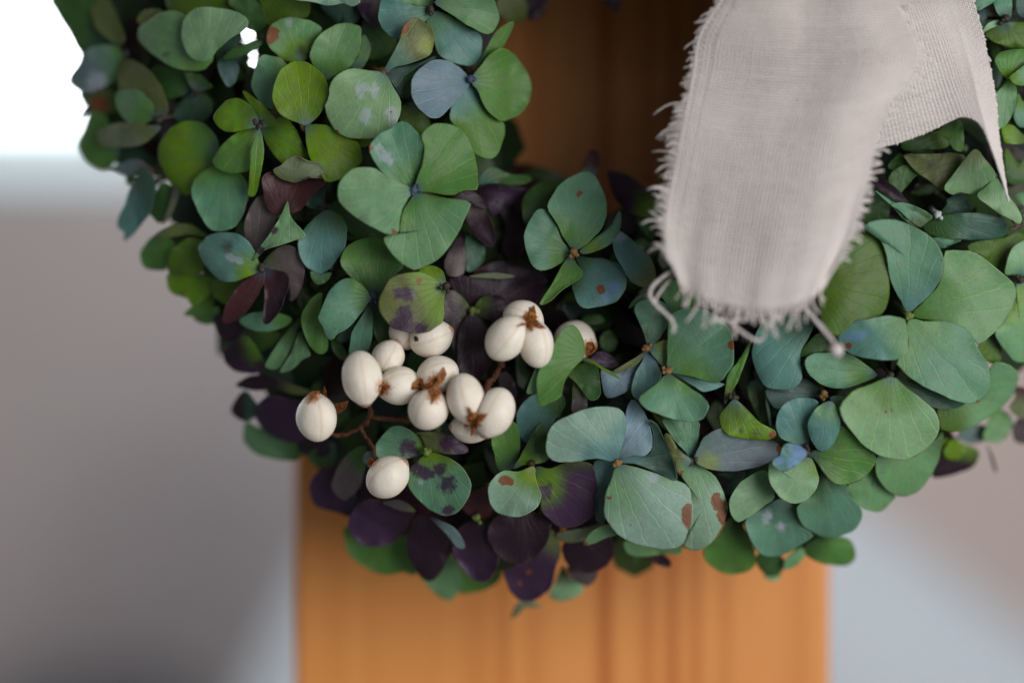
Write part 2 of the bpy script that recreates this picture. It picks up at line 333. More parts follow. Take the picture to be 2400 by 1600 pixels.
DATA = """F 184 38 -
2 dteal dgreen 284 107:243 112 192 125 164 79 138 38 118 -8 177 -31 228 0 258 51
3 olive olive 228 -26:212 15 222 59 253 92 284 105 290 84 276 46 256 0
F 289 153 -
3 green greyblue 284 153:279 110 228 107 194 125 185 148 161 181 169 202 202 217 243 204 276 184;l228,194,23
2 dlime olive 284 230:243 204 189 214 194 237 212 255 243 265 279 258;b233,247,22
1 dgreen dgreen 215 245:202 247 183 279 212 259
F 374 279 k
5 olive olive 376 278:393 258 378 207 345 163 309 140 284 145 276 179 284 217 330 255
6 green sage 370 278:355 265 358 245 322 212 294 212 271 219 276 258 299 286 324 296 353 283
6 olive gsage 376 296:345 293 279 288 238 304 228 321 243 342 289 346 330 339 360 319
2 green green 279 344:243 265 212 263 197 301 182 332 187 357 207 383 238 399 263 388
1 greyblue pgrey 478 237:381 329 381 276 401 250 439 235 470 242 465 268 432 286 398 306
F 606 293 k
9 dlime lime 606 293:592 253 564 232 539 232 518 247 501 270 503 288 523 306 544 310 572 304
8 lime green 606 296:559 309 523 337 502 367 499 383 509 396 537 406 563 405 586 396 597 357 603 319
8 dlime lime 606 293:585 245 569 212 597 230 626 255 651 288 636 296
7 dlime lime 608 296:631 293 662 271 689 298 716 351 722 367 717 398 687 398 648 370 626 337
10 sage lime 608 298:600 319 588 350 586 388 582 439 580 459 599 457 610 413 619 357 615 324
5 green lime 513 344:503 314 470 286 437 283 404 298 381 324 370 365 383 401 406 441 429 455 457 449 498 398
F 493 138 -
6 green sage 498 122:498 143 490 153 478 163 449 167 406 158 368 135 337 107 324 89 330 66 355 46 388 28 427 31 457 64;k391,129,6
8 sage psage 488 143:452 140 434 115 425 77 437 38 462 19 498 18 546 26 577 41 582 56 569 74 539 92 508 120
4 dlime olive 376 51:337 61 322 48 335 28 365 22 381 28
F 521 38 -
3 dlime dlime 483 38:406 31 391 0 406 -20 483 -31 546 -15 559 15 534 28
4 dgreen dgreen 585 51:574 66 608 74 626 51 610 15 592 -5 554 -10 534 5 549 23
F 534 122 -
5 dteal greyblue 531 128:513 143 511 161 523 189 536 204 552 189 559 158 549 143
6 dgreen dgreen 620 97:600 97 572 105 544 117 523 138 539 138 572 130 600 115
F 457 214 k
2 dgreen dgreen 457 214:432 224 381 230 355 194 358 158 401 158 439 173 457 194
3 olive dgreen 457 214:432 173 465 173 485 189 498 204 478 212
2 dgreen dteal 457 217:432 230 406 268 432 293 483 281 498 242 478 219
F 715 295 o
6 lime sage 704 143:671 143 633 113 624 86 636 60 668 43 713 45 743 57 756 71 743 89 725 119 719 140;b634,82,22 l679,53,10 k704,119,10
7 green sage 761 190:740 167 726 131 734 101 755 77 785 60 814 55 838 60 847 71 844 113 832 140 820 158 790 173
6 sage sage 832 161:820 155 838 134 850 83 865 98 869 116 862 140 847 162
7 green teal 689 185:661 138 638 133 615 128 603 148 589 189 592 212 608 237 628 255 643 253 661 224
11 dlime lime 715 295:743 277 758 253 770 220 767 196 749 167 719 146 689 143 660 161 645 190 638 220 645 253 665 274 692 286
9 lime lime 715 298:734 292 767 293 790 310 814 324 838 333 850 360 847 381 826 399 808 414 767 429 749 405 725 369
8 lime lime 808 313:838 315 869 324 862 342 850 345 832 336
3 dgreen dlime 674 -45:609 -24 618 36 630 60 674 42 721 39 721 -18
F 899 170 o
12 sage psage 899 170:862 165 820 161 790 176 773 202 771 226 761 247 767 274 782 304 808 321 862 327 898 315 927 295 939 256 939 235 927 211 913 190;l843,213,14 l853,207,12 l881,213,14 l859,268,14 l857,281,12 l915,268,16 l923,277,16 b918,266,6 b790,311,7
13 bluet olive 901 167:924 119 936 92 945 63 966 42 984 45 1014 68 1017 98 1008 128 972 146 927 158;b947,68,12 b957,51,9 y999,107,15
10 greyblue dteal 901 170:927 161 972 152 1026 131 987 155 951 179 930 205 924 202 915 190
9 dgreen green 927 208:933 190 966 161 999 146 975 170 962 196 965 220 945 232
6 dlime dlime 972 238:936 253 942 292 972 304 996 315 1008 298 1002 274 978 253
F 853 39 -
3 dteal dteal 838 0:755 9 767 36 790 54 814 57 838 51 847 18
4 dteal dgreen 853 45:847 74 847 98 862 125 868 141 898 134 921 119 930 92 904 60 877 57
5 pgrey pgrey 868 -36:838 6 847 36 868 57 892 67 898 36 901 0;u853,21,18
8 sage pale 767 -45:689 -6 725 3 767 12 808 7 829 16 841 -6
F 1011 24 k
10 green bluet 1011 24:957 9 901 -6 889 21 886 45 898 68 921 89 951 86 987 60
10 green bluet 1014 27:996 45 1011 74 1017 101 1029 128 1058 146 1100 155 1118 149 1127 131 1131 104 1124 80 1088 60 1046 33
12 sage sage 1017 6:1032 18 1064 39 1106 65 1145 80 1163 65 1171 39 1163 15 1154 -6 1106 -18 1046 -18
9 lime sage 1011 18:972 12 924 0 957 -18 1011 -24
F 1103 190 n
12 blue blue 1103 190:1064 149 1035 140 1005 146 975 170 963 196 965 223 978 250 1002 271 1029 277 1046 262 1070 235
12 green green 1103 190:1124 155 1151 125 1180 112 1213 137 1237 173 1246 208 1240 238 1219 268 1183 284 1160 277 1136 253 1121 217
11 bluet green 1103 193:1076 214 1055 259 1055 280 1076 301 1094 313 1112 357 1145 372 1165 363 1180 327 1182 289 1160 277 1136 253 1121 214
11 dteal green 1103 190:1115 158 1133 125 1165 71 1204 49 1195 77 1177 110 1145 137 1124 167
F 1210 0 -
2 dlime olive 1192 -36:1165 0 1165 27 1183 45 1213 54 1234 39 1231 0
1 dpurple dpurple 1255 -45:1222 -6 1228 24 1240 48 1264 42 1282 18 1285 -18
1 dpurple dpurple 1433 -45:1413 -6 1436 24 1448 27 1457 3 1454 -18
F 972 446 n
14 green teal 972 445:929 428 890 399 869 363 865 342 887 315 917 300 938 284 968 298 992 330 994 357 986 396 977 426;l889,350,11 l902,366,13 l914,378,9 b868,348,7
15 green green 972 446:978 419 990 378 994 343 986 315 1009 294 1042 289 1078 300 1102 333 1114 372 1122 435 1114 446 1083 447 1062 459 1016 452
15 sage psage 972 446:945 432 904 412 879 395 840 392 812 407 794 429 791 458 802 483 833 509 866 529 891 542 909 548 933 547 937 524 941 493 953 473 965 455;b924,544,8
14 green sage 973 447:963 463 945 493 937 529 935 547 904 549 900 562 909 585 935 613 958 628 976 634 1001 623 1032 603 1062 567 1083 526 1098 496 1104 475 1093 470 1057 465 1006 455
F 1098 473 -
6 pgrey dpurple 1098 473:1108 452 1131 473 1146 503 1159 534 1163 560 1154 580 1134 572 1108 547 1093 514
7 dpurple dpurple 1062 468:1083 450 1101 447 1129 463 1144 488 1118 483 1098 473
4 dpurple purple 1118 442:1159 429 1210 437 1236 442 1231 465 1197 478 1157 506 1144 488 1129 463
7 dteal dgreen 1121 432:1131 404 1154 392 1197 409 1236 412 1246 424 1210 435 1159 429
5 dteal dteal 1093 554:1121 560 1136 572 1134 606 1118 628 1093 636 1090 598
6 dpurple pgrey 1078 554:1093 585 1090 616 1083 644 1052 646 1042 616 1057 580
3 dpurple dpurple 1185 534:1172 496 1197 483 1220 509 1233 554 1226 598 1197 606 1174 580
F 1113 731 y
5 dpurple dpurple 1113 736:1083 700 1049 662 1070 646 1108 649 1159 649 1205 649 1248 659 1277 669 1269 700 1236 728 1185 743
4 burg dpurple 1134 713:1108 646 1134 623 1164 611 1197 613 1248 631 1284 657 1261 669 1210 651 1159 646
6 gsage gsage 1098 648:1134 641 1172 640 1208 648 1172 653 1134 650
F 876 697 n
9 dgreen green 876 697:853 685 828 657 797 618 807 585 833 565 863 557 896 561 912 585 942 613 945 626 924 646 894 682 884 695
11 green teal 873 700:861 682 843 662 815 651 787 664 766 692 751 728 745 746 758 772 768 795 781 795 793 782 821 764 852 726 865 708
9 dgreen teal 867 706:849 739 827 774 820 808 819 833 839 833 862 823 872 782 874 731
7 dgreen dgreen 870 708:890 703 908 751 926 787 929 808 898 813 875 777
F 1043 673 k
13 lime olive 1042 673:1008 644 978 637 934 644 909 660 888 706 893 736 911 759 934 774 972 781 1008 776 1026 764 1040 749 1041 711;u937,687,14 u955,690,16 l967,688,8 u948,736,20 y949,736,6 u930,761,15 u958,769,15 u986,769,15 b983,659,9
9 dlime lime 1042 672:1001 651 981 636 1006 623 1034 631 1044 654
F 759 493 k
8 dgreen bluet 759 493:715 534 700 560 700 590 710 616 731 634 751 642 777 623 802 590 812 560 812 529 797 503
7 green green 751 636:728 636 733 657 746 667 766 659 777 639 761 641
6 pgrey pgrey 810 554:811 575 799 598 779 631 774 626 797 590
5 dgreen dteal 759 493:718 483 720 452 741 437 761 437 761 473
5 dgreen dgreen 761 493:784 473 815 452 822 473 863 534 843 554 812 539 787 514
4 dgreen dgreen 828 509:810 514 853 524 899 544 902 560 863 557 833 562 812 560
F 364 427 -
6 dteal bluet 364 427:338 393 318 419 302 447 292 478 279 506 274 526 282 539 292 544 290 567 313 549 333 523 348 503 359 472
5 pgrey greyblue 359 401:323 373 282 383 254 396 269 401 292 411 323 411 348 416
3 green green 318 411:295 411 302 434 318 419
4 dgreen dgreen 384 427:417 452 410 485 394 508 374 523 356 506 348 493 359 460
5 pgrey gsage 410 434:420 452 415 472 402 503 382 526 392 493 402 465
F 524 383 -
7 green teal 524 381:481 398 458 416 449 437 449 460 461 488 476 518 494 539 514 541 542 536 563 513 575 485 582 457 581 432 558 401
F 489 574 -
5 dlime olive 486 554:448 526 410 526 374 541 356 559 384 559 422 552 461 549
4 green green 410 572:374 549 353 557 338 574 329 592 331 615 346 631 374 633 389 631 392 605
5 dlime dlime 486 572:448 557 422 569 399 590 392 615 397 641 422 646 461 643 481 618
4 dlime lime 491 651:435 638 394 643 392 666 402 687 425 694 440 699 450 715 471 705 496 684
4 dlime dlime 532 656:496 656 496 687 519 707 542 715 568 684 578 656
3 dlime green 501 689:473 702 450 717 431 738 461 740 481 733 499 712
2 green green 512 720:466 733 453 745 473 758 501 756
F 616 628 k
9 lime bluet 614 631:603 605 588 574 568 554 542 545 512 545 486 554 468 572 466 590 476 615 494 636 514 656 537 661 563 656 593 643;k533,578,12 l537,601,9 l550,608,10 l563,611,8
8 burg burg 616 631:588 646 560 669 537 702 523 733 522 757 547 753 578 728 609 682 621 651
8 burg dpurple 619 633:619 669 620 707 616 745 620 759 635 752 658 723 665 702 677 669 675 646 652 633
7 olive pgrey 619 628:629 600 665 574 690 580 708 605 714 636 708 669 693 699 680 705 675 669 660 643
F 652 503 -
8 burg pgrey 598 605:578 567 572 529 583 493 603 462 626 460 644 493 644 523 626 562
10 sage psage 675 472:680 503 693 523 718 552 690 564 660 574 624 585 606 600 591 615 601 592 624 559 642 531 660 503;u611,587,10 u644,539,8
9 burg burg 665 503:629 493 614 437 614 414 639 401 690 406 741 416 769 424 754 439 728 465 703 493
10 olive gsage 690 427:654 416 639 398 657 388 675 370 698 364 721 376 749 381 764 404 767 419 728 418;u759,419,13 u721,427,10
F 330 230 -
0 dgreen dgreen 368 230:279 133 228 163 212 204 220 242 233 281 263 311 317 324
-1 dgreen dteal 381 319:279 293 253 332 258 370 304 398 355 393
F 534 97 -
1 dgreen dteal 483 107:518 84 559 64 567 84 559 107 580 122 574 143 534 153 498 143
1 dgreen dgreen 636 107:600 64 608 97 603 120 613 143 651 133
F 640 120 -
0 dgreen dgreen 680 110:640 50 605 58 598 80 600 95 612 105 606 125 606 150 615 170 660 180
0 dteal dgreen 510 160:540 110 575 118 584 128 582 150 592 162 580 185 540 190
0 dgreen dgreen 500 110:545 92 562 90 567 100 582 108 560 125 520 130
F 577 782 -
3 dpurple dpurple 571 764:526 739 500 739 503 764 515 790 533 802 561 787
4 dlime dpurple 607 823:577 787 546 800 523 818 522 833 531 853 551 869 587 875 612 869 622 848;u566,869,23 u607,864,15
6 green teal 684 746:653 734 602 731 566 744 561 754 577 767 602 776 633 776 663 767 679 757
3 dlime dgreen 658 782:628 774 584 782 579 802 607 823 643 808
F 702 757 -
6 dgreen sage 699 749:684 764 658 795 630 838 622 859 643 866 658 856 679 818 694 782
7 dgreen sage 704 774:694 797 679 833 656 871 684 866 709 843 727 831 717 802
8 green green 755 685:730 700 712 726 705 749 712 779 724 808 740 825 755 831 767 820 768 800 758 777 750 749 750 726
5 dgreen dgreen 776 792:791 795 809 818 816 838 801 843 781 823
6 dteal dteal 834 757:806 774 788 792 801 802 824 787
F 724 935 -
3 olive dpurple 730 917:679 899 628 882 589 879 556 897 559 907 602 915 653 910 699 925
3 dteal dpurple 607 956:577 917 556 930 542 956 543 968 564 984 584 986 602 973
4 dpurple purple 724 948:679 935 643 927 615 935 599 956 602 986 628 1017 663 1032 699 1037 722 1012
2 dgreen sage 704 1024:607 1001 577 986 570 1022 577 1042 602 1063 633 1073 663 1078 696 1078 709 1058
2 dpurple dpurple 755 1024:704 1032 699 1058 730 1070 765 1068 776 1045
2 dteal dgreen 781 1037:730 1058 724 1078 750 1093 781 1083
F 1108 730 y
7 dpurple dpurple 1108 731:1080 762 1072 803 1072 844 1080 879 1100 897 1126 890 1141 864 1156 839 1143 803 1141 767 1128 752
6 olive pgrey 1105 729:1080 691 1054 680 1041 703 1040 744 1052 780 1062 816 1072 844 1074 803 1080 765 1095 747
6 dlime dpurple 1110 729:1128 698 1169 691 1194 711 1189 737 1156 752 1131 744
F 1358 833 -
14 green green 1369 836:1367 793 1350 767 1335 761 1317 772 1302 800 1289 823 1271 854 1258 884 1258 915 1263 948 1271 953 1289 943 1314 928 1319 905 1335 872
13 green sage 1294 803:1273 833 1256 864 1240 902 1235 923 1256 915 1258 882 1271 849
11 dlime dgreen 1330 877:1347 859 1373 849 1398 856 1406 890 1406 930 1381 938 1360 910 1342 890
13 olive lime 1358 841:1386 841 1411 859 1450 882 1450 887 1411 867 1386 849
10 olive pgrey 1345 890:1360 902 1373 928 1376 953 1360 964 1340 964 1342 928
8 dgreen bluet 1309 915:1256 923 1233 936 1212 966 1211 992 1217 1022 1238 1038 1271 1017 1304 979 1327 946
7 dpurple purple 1450 854:1432 833 1406 823 1386 839 1398 854 1424 864
5 pgrey dpurple 1169 890:1177 872 1194 877 1207 902 1212 936 1207 966 1199 974 1182 941
F 1424 762 -
3 dgreen dgreen 1419 747:1398 737 1373 739 1363 752 1376 770 1398 772
3 dgreen dgreen 1450 775:1432 772 1411 782 1406 805 1421 823 1444 813
F 842 1075 -
5 dpurple purple 813 1099:768 1093 738 1111 725 1135 728 1164 741 1185 774 1197 815 1200 833 1170 827 1135
7 dgreen pgrey 857 1048:827 1054 798 1084 783 1117 777 1140 786 1158 804 1172 824 1161 842 1140 854 1099
8 greyblue greyblue 875 1057:857 1060 850 1075 857 1087 875 1078
F 1003 1057 y
9 lime teal 1003 1054:982 1024 946 1001 923 999 902 1015 884 1039 881 1066 902 1078 946 1075 982 1066;u952,1048,18 u970,1060,12
9 olive pgrey 1003 1051:988 1024 970 1014 1006 1011 1051 1015 1080 1036 1097 1054 1080 1063 1042 1062;u1051,1039,18 u1074,1051,15
11 lime teal 1003 1060:976 1081 958 1099 955 1129 964 1152 988 1179 1018 1200 1045 1209 1071 1200 1092 1176 1104 1140 1095 1111 1071 1084 1036 1066;u967,1090,16 u988,1105,15 u1006,1111,13 u1030,1099,13 u1048,1135,18 u1057,1123,9 u1049,1194,13 l988,1129,8
F 973 1197 -
8 dpurple purple 973 1200:932 1182 872 1170 836 1185 818 1215 818 1242 833 1265 857 1279 893 1280 926 1268 946 1242 961 1215
8 dpurple dpurple 979 1209:964 1236 952 1265 958 1304 976 1340 1000 1361 1018 1358 1039 1331 1054 1292 1057 1248 1030 1218
10 purple greyblue 1006 1209:1030 1218 1065 1236 1086 1265 1088 1283 1071 1280 1045 1248
9 olive pgrey 973 1197:940 1173 896 1176 917 1188 946 1197
3 lime green 932 1218:815 1233 807 1260 815 1292 839 1319 878 1340 911 1347 946 1340 976 1346 982 1292 955 1251
3 green sage 1021 1277:982 1337 1003 1373 1027 1396 1054 1407 1071 1390 1083 1367 1065 1307
F 1119 1215 y
8 dpurple purple 1119 1218:1074 1236 1060 1271 1065 1304 1089 1340 1116 1361 1140 1361 1161 1337 1167 1307 1155 1254
7 burg burg 1119 1215:1089 1197 1083 1176 1107 1152 1143 1138 1149 1173 1152 1206 1134 1212
2 lime green 1095 1292:1065 1325 1071 1385 1110 1388 1155 1373 1176 1343 1140 1322
F 1249 1088 k
12 lime pale 1252 1092:1217 1104 1178 1104 1151 1128 1144 1155 1151 1185 1169 1202 1199 1210 1229 1207 1258 1188 1269 1161 1258 1131 1255 1113;b1181,1125,13 b1196,1128,10 y1252,1107,15
9 lime purple 1255 1092:1288 1098 1324 1083 1365 1080 1389 1089 1397 1128 1398 1190 1383 1214 1348 1232 1312 1235 1288 1217 1267 1193 1267 1161 1258 1128;u1276,1149,18
8 dgreen green 1199 1098:1169 1101 1157 1060 1151 1030 1163 1000 1184 982 1211 994 1218 1024 1217 1060
9 lime dgreen 1202 1098:1220 1068 1235 1039 1252 1006 1273 988 1285 1018 1285 1074 1258 1086 1229 1089
F 1229 1208 -
8 dpurple dpurple 1217 1190:1169 1205 1148 1226 1142 1253 1154 1286 1178 1310 1205 1321 1229 1318 1255 1304 1276 1280 1290 1244 1285 1214 1243 1202
6 olive purple 1288 1238:1258 1292 1217 1321 1181 1336 1190 1369 1199 1390 1217 1405 1243 1408 1270 1396 1294 1369 1303 1327 1315 1283;b1240,1339,8 b1217,1366,7
3 gsage gsage 1235 1405:1211 1414 1199 1440 1197 1449 1217 1438 1232 1420 1255 1423 1267 1417
5 dpurple dpurple 1348 1253:1318 1277 1324 1313 1348 1333 1383 1342 1416 1330 1437 1304 1438 1274 1428 1253 1386 1256
4 dpurple pgrey 1342 1313:1330 1336 1348 1360 1371 1372 1389 1366 1401 1339 1377 1336
2 olive psage 1318 1327:1297 1372 1285 1393 1306 1408 1333 1405 1363 1390 1365 1369 1336 1351
6 olive gsage 1416 1223:1377 1235 1309 1247 1306 1262 1333 1271 1371 1265 1407 1244
9 sage sage 1449 1238:1422 1229 1389 1244 1368 1271 1371 1277 1395 1272 1422 1259 1446 1253;b1370,1274,8
F 1447 1085 o
13 bluet pale 1443 1080:1401 1074 1357 1079 1312 1083 1288 1073 1279 1048 1282 1018 1303 988 1350 966 1389 954 1421 952 1451 958 1468 978 1466 1007 1457 1049
12 sage pale 1447 1086:1434 1116 1419 1155 1415 1196 1425 1226 1449 1253 1482 1271 1526 1284 1574 1286 1598 1277 1613 1247 1620 1208 1621 1167 1613 1140 1586 1125 1541 1110 1482 1092;b1613,1193,15 b1611,1214,16 b1615,1229,12 b1477,1234,7 b1426,1167,7 b1421,1188,7 l1532,1119,15
11 bluet dteal 1449 1083:1475 1064 1517 1067 1529 1043 1529 1007 1517 981 1540 993 1558 1031 1576 1073 1588 1115 1585 1126 1543 1109 1493 1088
12 greyblue blue 1450 1077:1457 1049 1466 1007 1466 966 1481 936 1505 957 1523 996 1529 1031 1526 1052 1511 1068 1481 1067
8 bluet dteal 1444 1088:1416 1077 1392 1083 1395 1125 1397 1179 1398 1220 1416 1222 1418 1179 1425 1143 1437 1113
F 1621 1080 k
11 sage pale 1621 1083:1595 1110 1613 1140 1620 1179 1618 1220 1610 1253 1598 1274 1615 1287 1642 1289 1669 1268 1690 1238 1699 1220 1705 1196 1705 1179 1693 1146 1678 1119 1654 1098;b1678,1167,13 b1687,1185,18 b1694,1205,16 b1699,1220,12 b1601,1283,7
11 greyblue bluep 1625 1080:1636 1049 1651 1022 1677 1007 1707 1004 1767 1025 1814 1034 1829 1052 1817 1073 1782 1091 1737 1101 1692 1103 1657 1097;b1827,1052,10 y1660,1086,18
10 bluet teal 1622 1076:1606 1058 1585 1037 1564 1007 1552 981 1588 985 1636 987 1639 1007 1634 1043
13 sage olive 1619 1080:1597 1109 1588 1106 1576 1070 1558 1031 1564 1013 1585 1046 1603 1064;b1597,1109,8
F 1526 1268 -
5 green sage 1526 1253:1467 1265 1464 1283 1479 1301 1514 1302 1556 1298 1598 1295 1586 1274
3 burg dpurple 1526 1295:1520 1310 1544 1324 1568 1329 1572 1318 1556 1301
3 dgreen dgreen 1493 1298:1482 1310 1490 1324 1499 1313
F 1517 814 o
10 dgreen teal 1520 811:1508 781 1496 751 1487 728 1493 710 1517 701 1552 707 1576 734 1570 757 1558 775 1540 799
9 olive olive 1517 820:1493 835 1463 853 1439 868 1448 873 1478 862 1499 847
9 blue bluet 1517 820:1505 847 1490 873 1481 906 1487 933 1517 933 1540 906 1549 876 1538 847
8 bluet blue 1511 823:1478 859 1445 870 1415 865 1407 876 1413 912 1424 933 1463 921 1487 900 1493 870
9 blue sage 1520 815:1543 802 1563 796 1566 823 1564 847 1558 859 1540 844;y1552,808,12
F 1563 870 o
11 green teal 1564 868:1563 829 1564 793 1566 757 1576 734 1600 722 1624 719 1665 731 1692 751 1713 778 1721 814 1719 847 1707 873 1683 896 1642 888 1603 878;b1716,808,12
9 bluet bluet 1570 873:1603 879 1648 890 1686 896 1698 900 1677 912 1648 918 1627 906 1600 888
13 green teal 1564 875:1543 894 1517 915 1496 933 1508 951 1535 966 1576 981 1612 988 1642 984 1657 966 1660 948 1645 927 1618 909 1588 888
F 1588 704 -
9 green sage 1618 698:1576 734 1558 707 1540 680 1558 656 1603 662 1642 680 1636 716 1606 722
F 1719 930 k
8 olive green 1698 948:1701 900 1713 865 1731 847 1764 793 1746 847 1731 888 1716 918
12 dlime lime 1719 936:1698 957 1686 978 1692 1004 1716 1022 1767 1030 1796 1031 1819 1022 1814 1007 1782 990 1752 960 1737 945;b1811,1019,10 k1737,1010,6 k1773,1013,7
7 pale pale 1793 912:1796 948 1804 995 1808 995 1802 948
5 dgreen dgreen 1767 888:1752 912 1767 957 1790 995 1796 948 1788 906
F 1933 926 o
10 dteal bluet 1907 745:1856 737 1796 745 1773 778 1764 805 1762 838 1773 873 1790 903 1823 914 1856 911 1880 888 1878 859 1877 823 1898 787
8 dteal greyblue 1933 924:1880 885 1856 911 1814 914 1793 912 1799 933 1817 957 1841 954 1886 933
14 sage bluet 1942 939:1915 954 1898 978 1892 1001 1901 1031 1918 1055 1939 1055 1957 1034 1969 1001 1966 972 1954 945
10 sage sage 1945 931:1963 927 1978 933 1969 957 1963 966 1951 945
11 green teal 2050 870:1990 829 1942 826 1904 829 1886 844 1889 865 1904 885 1930 903 1969 911 2005 903 2050 885
F 1895 1058 k
12 teal bluet 1889 1049:1856 1037 1832 1028 1819 1004 1819 981 1832 951 1856 936 1886 931 1918 942 1898 975 1890 1001 1895 1031
16 blueb bluet 1892 1058:1868 1042 1844 1039 1832 1052 1829 1067 1813 1076 1811 1088 1826 1101 1841 1104 1862 1094 1883 1076;n1874,1067,18 n1856,1082,15 n1826,1079,12
13 dgreen green 1897 1059:1924 1050 1950 1028 1969 996 1988 1008 2020 1040 2053 1069 2045 1095 2026 1117 1998 1130 1969 1136 1947 1126 1927 1104 1911 1079
14 lime psage 1894 1066:1867 1079 1829 1098 1806 1082 1800 1104 1806 1133 1825 1161 1854 1179 1880 1176 1905 1158 1919 1130 1916 1104 1905 1079
F 1829 1155 -
11 sage psage 1809 1139:1800 1104 1771 1107 1736 1130 1714 1161 1709 1190 1720 1216 1736 1222 1768 1203 1793 1184 1816 1165
9 dteal teal 1829 1168:1797 1184 1768 1203 1746 1219 1755 1254 1771 1286 1793 1302 1825 1303 1857 1289 1886 1270 1905 1254 1880 1235 1867 1206 1857 1181;l1800,1206,11 l1795,1222,10 l1829,1235,11
10 dgreen teal 1924 1104:1921 1130 1902 1161 1873 1181 1867 1197 1880 1228 1905 1248 1937 1259 1969 1256 1998 1244 2017 1222 2021 1197 2004 1177 1988 1152 1985 1136 1953 1130
6 dteal dteal 1714 1123:1682 1110 1746 1104 1730 1130 1711 1158 1695 1155
F 1841 1276 -
5 dgreen green 1730 1219:1707 1216 1676 1264 1650 1286 1656 1315 1682 1337 1714 1346 1746 1340 1771 1321 1765 1276 1749 1244
5 dgreen dgreen 1803 1283:1771 1308 1784 1337 1809 1351 1832 1340 1838 1311
3 sage psage 1813 1334:1790 1346 1809 1362 1832 1350
6 sage sage 1880 1283:1848 1302 1838 1321 1841 1335 1867 1324 1886 1302
6 dgreen green 1892 1273:1921 1260 1969 1256 1994 1267 2004 1289 2001 1311 1982 1323 1937 1321 1905 1311 1883 1289
F 2087 882 k
15 green psage 2087 881:2039 900 1994 919 1970 948 1972 973 1991 1005 2017 1037 2052 1063 2084 1074 2122 1077 2154 1066 2183 1040 2198 1015 2203 986 2189 961 2160 935 2119 903;b2074,961,6 b2093,959,6
11 dgreen dteal 2096 884:2128 913 2154 932 2186 954 2218 959 2249 954 2262 945 2224 935 2176 910
10 dgreen sage 2128 1012:2058 1066 2052 1091 2058 1123 2077 1146 2103 1161 2128 1163 2154 1149 2179 1120 2198 1082 2210 1037 2210 1008 2192 1021
9 green sage 2058 1053:2026 1117 1988 1136 1988 1152 2004 1177 2026 1193 2055 1200 2077 1190 2096 1168 2100 1161 2074 1142 2058 1120 2052 1085
F 2240 1034 -
4 lime dpurple 2240 1034:2211 1028 2205 1066 2186 1104 2192 1120 2240 1110 2278 1095 2294 1072 2288 1050
5 lime lime 2237 1028:2214 1053 2218 1072 2243 1077 2262 1059
4 green sage 2336 957:2310 1005 2307 1028 2336 1037 2361 1021 2374 983
4 purple pgrey 2415 964:2377 996 2380 1034 2415 1037 2441 996
3 dgreen dpurple 2313 1040:2320 1066 2332 1104 2336 1101 2326 1066
5 burg olive 2415 916:2380 906 2380 932 2367 957 2399 983 2431 964
3 pgrey greyblue 2304 996:2256 1002 2249 1028 2281 1040 2313 1028 2320 1008
F 2129 743 y
14 dlime dlime 1922 659:1979 569 2019 536 2050 541 2068 564 2077 595 2083 646 2084 684 2077 717 2060 740 2035 748 2004 753 1979 773 1958 789 1938 773 1922 735
13 bluet teal 2127 735:2111 704 2096 679 2083 646 2076 595 2055 551 2024 534 2045 517 2078 513 2124 523 2162 541 2190 564 2208 592 2212 623 2203 656 2183 687 2149 717
12 green sage 2132 740:2162 710 2188 682 2203 656 2211 623 2213 590 2249 585 2280 590 2310 608 2348 638 2371 661 2382 684 2374 715 2356 748 2331 778 2295 809 2274 781 2234 758 2183 750
13 sage teal 2129 748:2170 752 2218 753 2257 766 2280 786 2292 817 2313 850 2320 872 2317 912 2298 939 2272 946 2234 937 2178 912 2133 886 2107 861 2101 845 2124 822 2129 799 2124 773;b2287,943,7
15 sage bluet 2121 748:2093 741 2065 740 2035 748 2004 753 1979 773 1963 789 1973 807 1984 824 2017 837 2055 842 2093 844 2121 832 2129 812 2127 781;n1994,790,13 n2012,787,13 n2030,784,9 b1988,810,9
F 1963 784 -
10 green dgreen 1979 786:1922 781 1910 786 1884 812 1866 835 1884 835 1915 827 1948 822
F 2157 518 -
10 dgreen teal 2157 531:2132 518 2106 493 2086 480 2119 475 2157 488 2185 506 2175 518
8 dteal teal 2203 582:2183 559 2213 557 2252 562 2234 572
7 dlime dlime 2323 608:2267 582 2285 567 2336 559 2364 554 2387 544 2412 569 2361 592 2356 638 2323 623 2285 595
F 2393 652 k
9 sage psage 2394 648:2371 643 2354 641 2359 613 2369 585 2387 569 2417 559 2438 595 2425 638
10 lime sage 2392 656:2379 669 2382 692 2371 725 2354 756 2332 778 2341 801 2361 829 2387 850 2417 837 2433 761 2417 684
8 dlime dlime 2336 786:2331 781 2292 812 2313 847 2341 850 2348 824
9 dlime sage 2245 918:2320 863 2323 850 2345 848 2368 857 2383 872 2386 890 2374 921 2350 950 2312 979 2267 1004 2234 1011 2205 1006 2198 975 2194 959 2256 948 2292 941 2314 915
F 2354 46 k
10 sage teal 2279 0:2291 25 2310 17 2333 2 2329 -11 2294 -11
9 dgreen teal 2354 46:2335 29 2329 0 2344 -11 2367 -8 2371 19 2369 42
9 sage psage 2354 48:2333 48 2314 57 2302 77 2323 67 2342 59
8 dlime dlime 2354 54:2325 67 2308 80 2325 96 2350 107 2380 113 2409 109 2424 63 2390 52
7 dteal dteal 2294 29:2312 23 2314 42 2304 69 2296 61
8 dgreen dteal 2390 38:2380 15 2386 -8 2409 -11 2424 15 2417 42
F 2365 184 -
10 lime green 2361 184:2348 174 2335 155 2331 142 2340 126 2356 121 2380 117 2409 119 2413 145 2390 157 2375 172
11 lime sage 2365 184:2377 170 2396 155 2419 145 2424 188 2400 201 2380 199
9 green sage 2365 184:2348 205 2333 222 2336 258 2340 300 2354 297 2369 276 2380 247 2384 222 2379 197
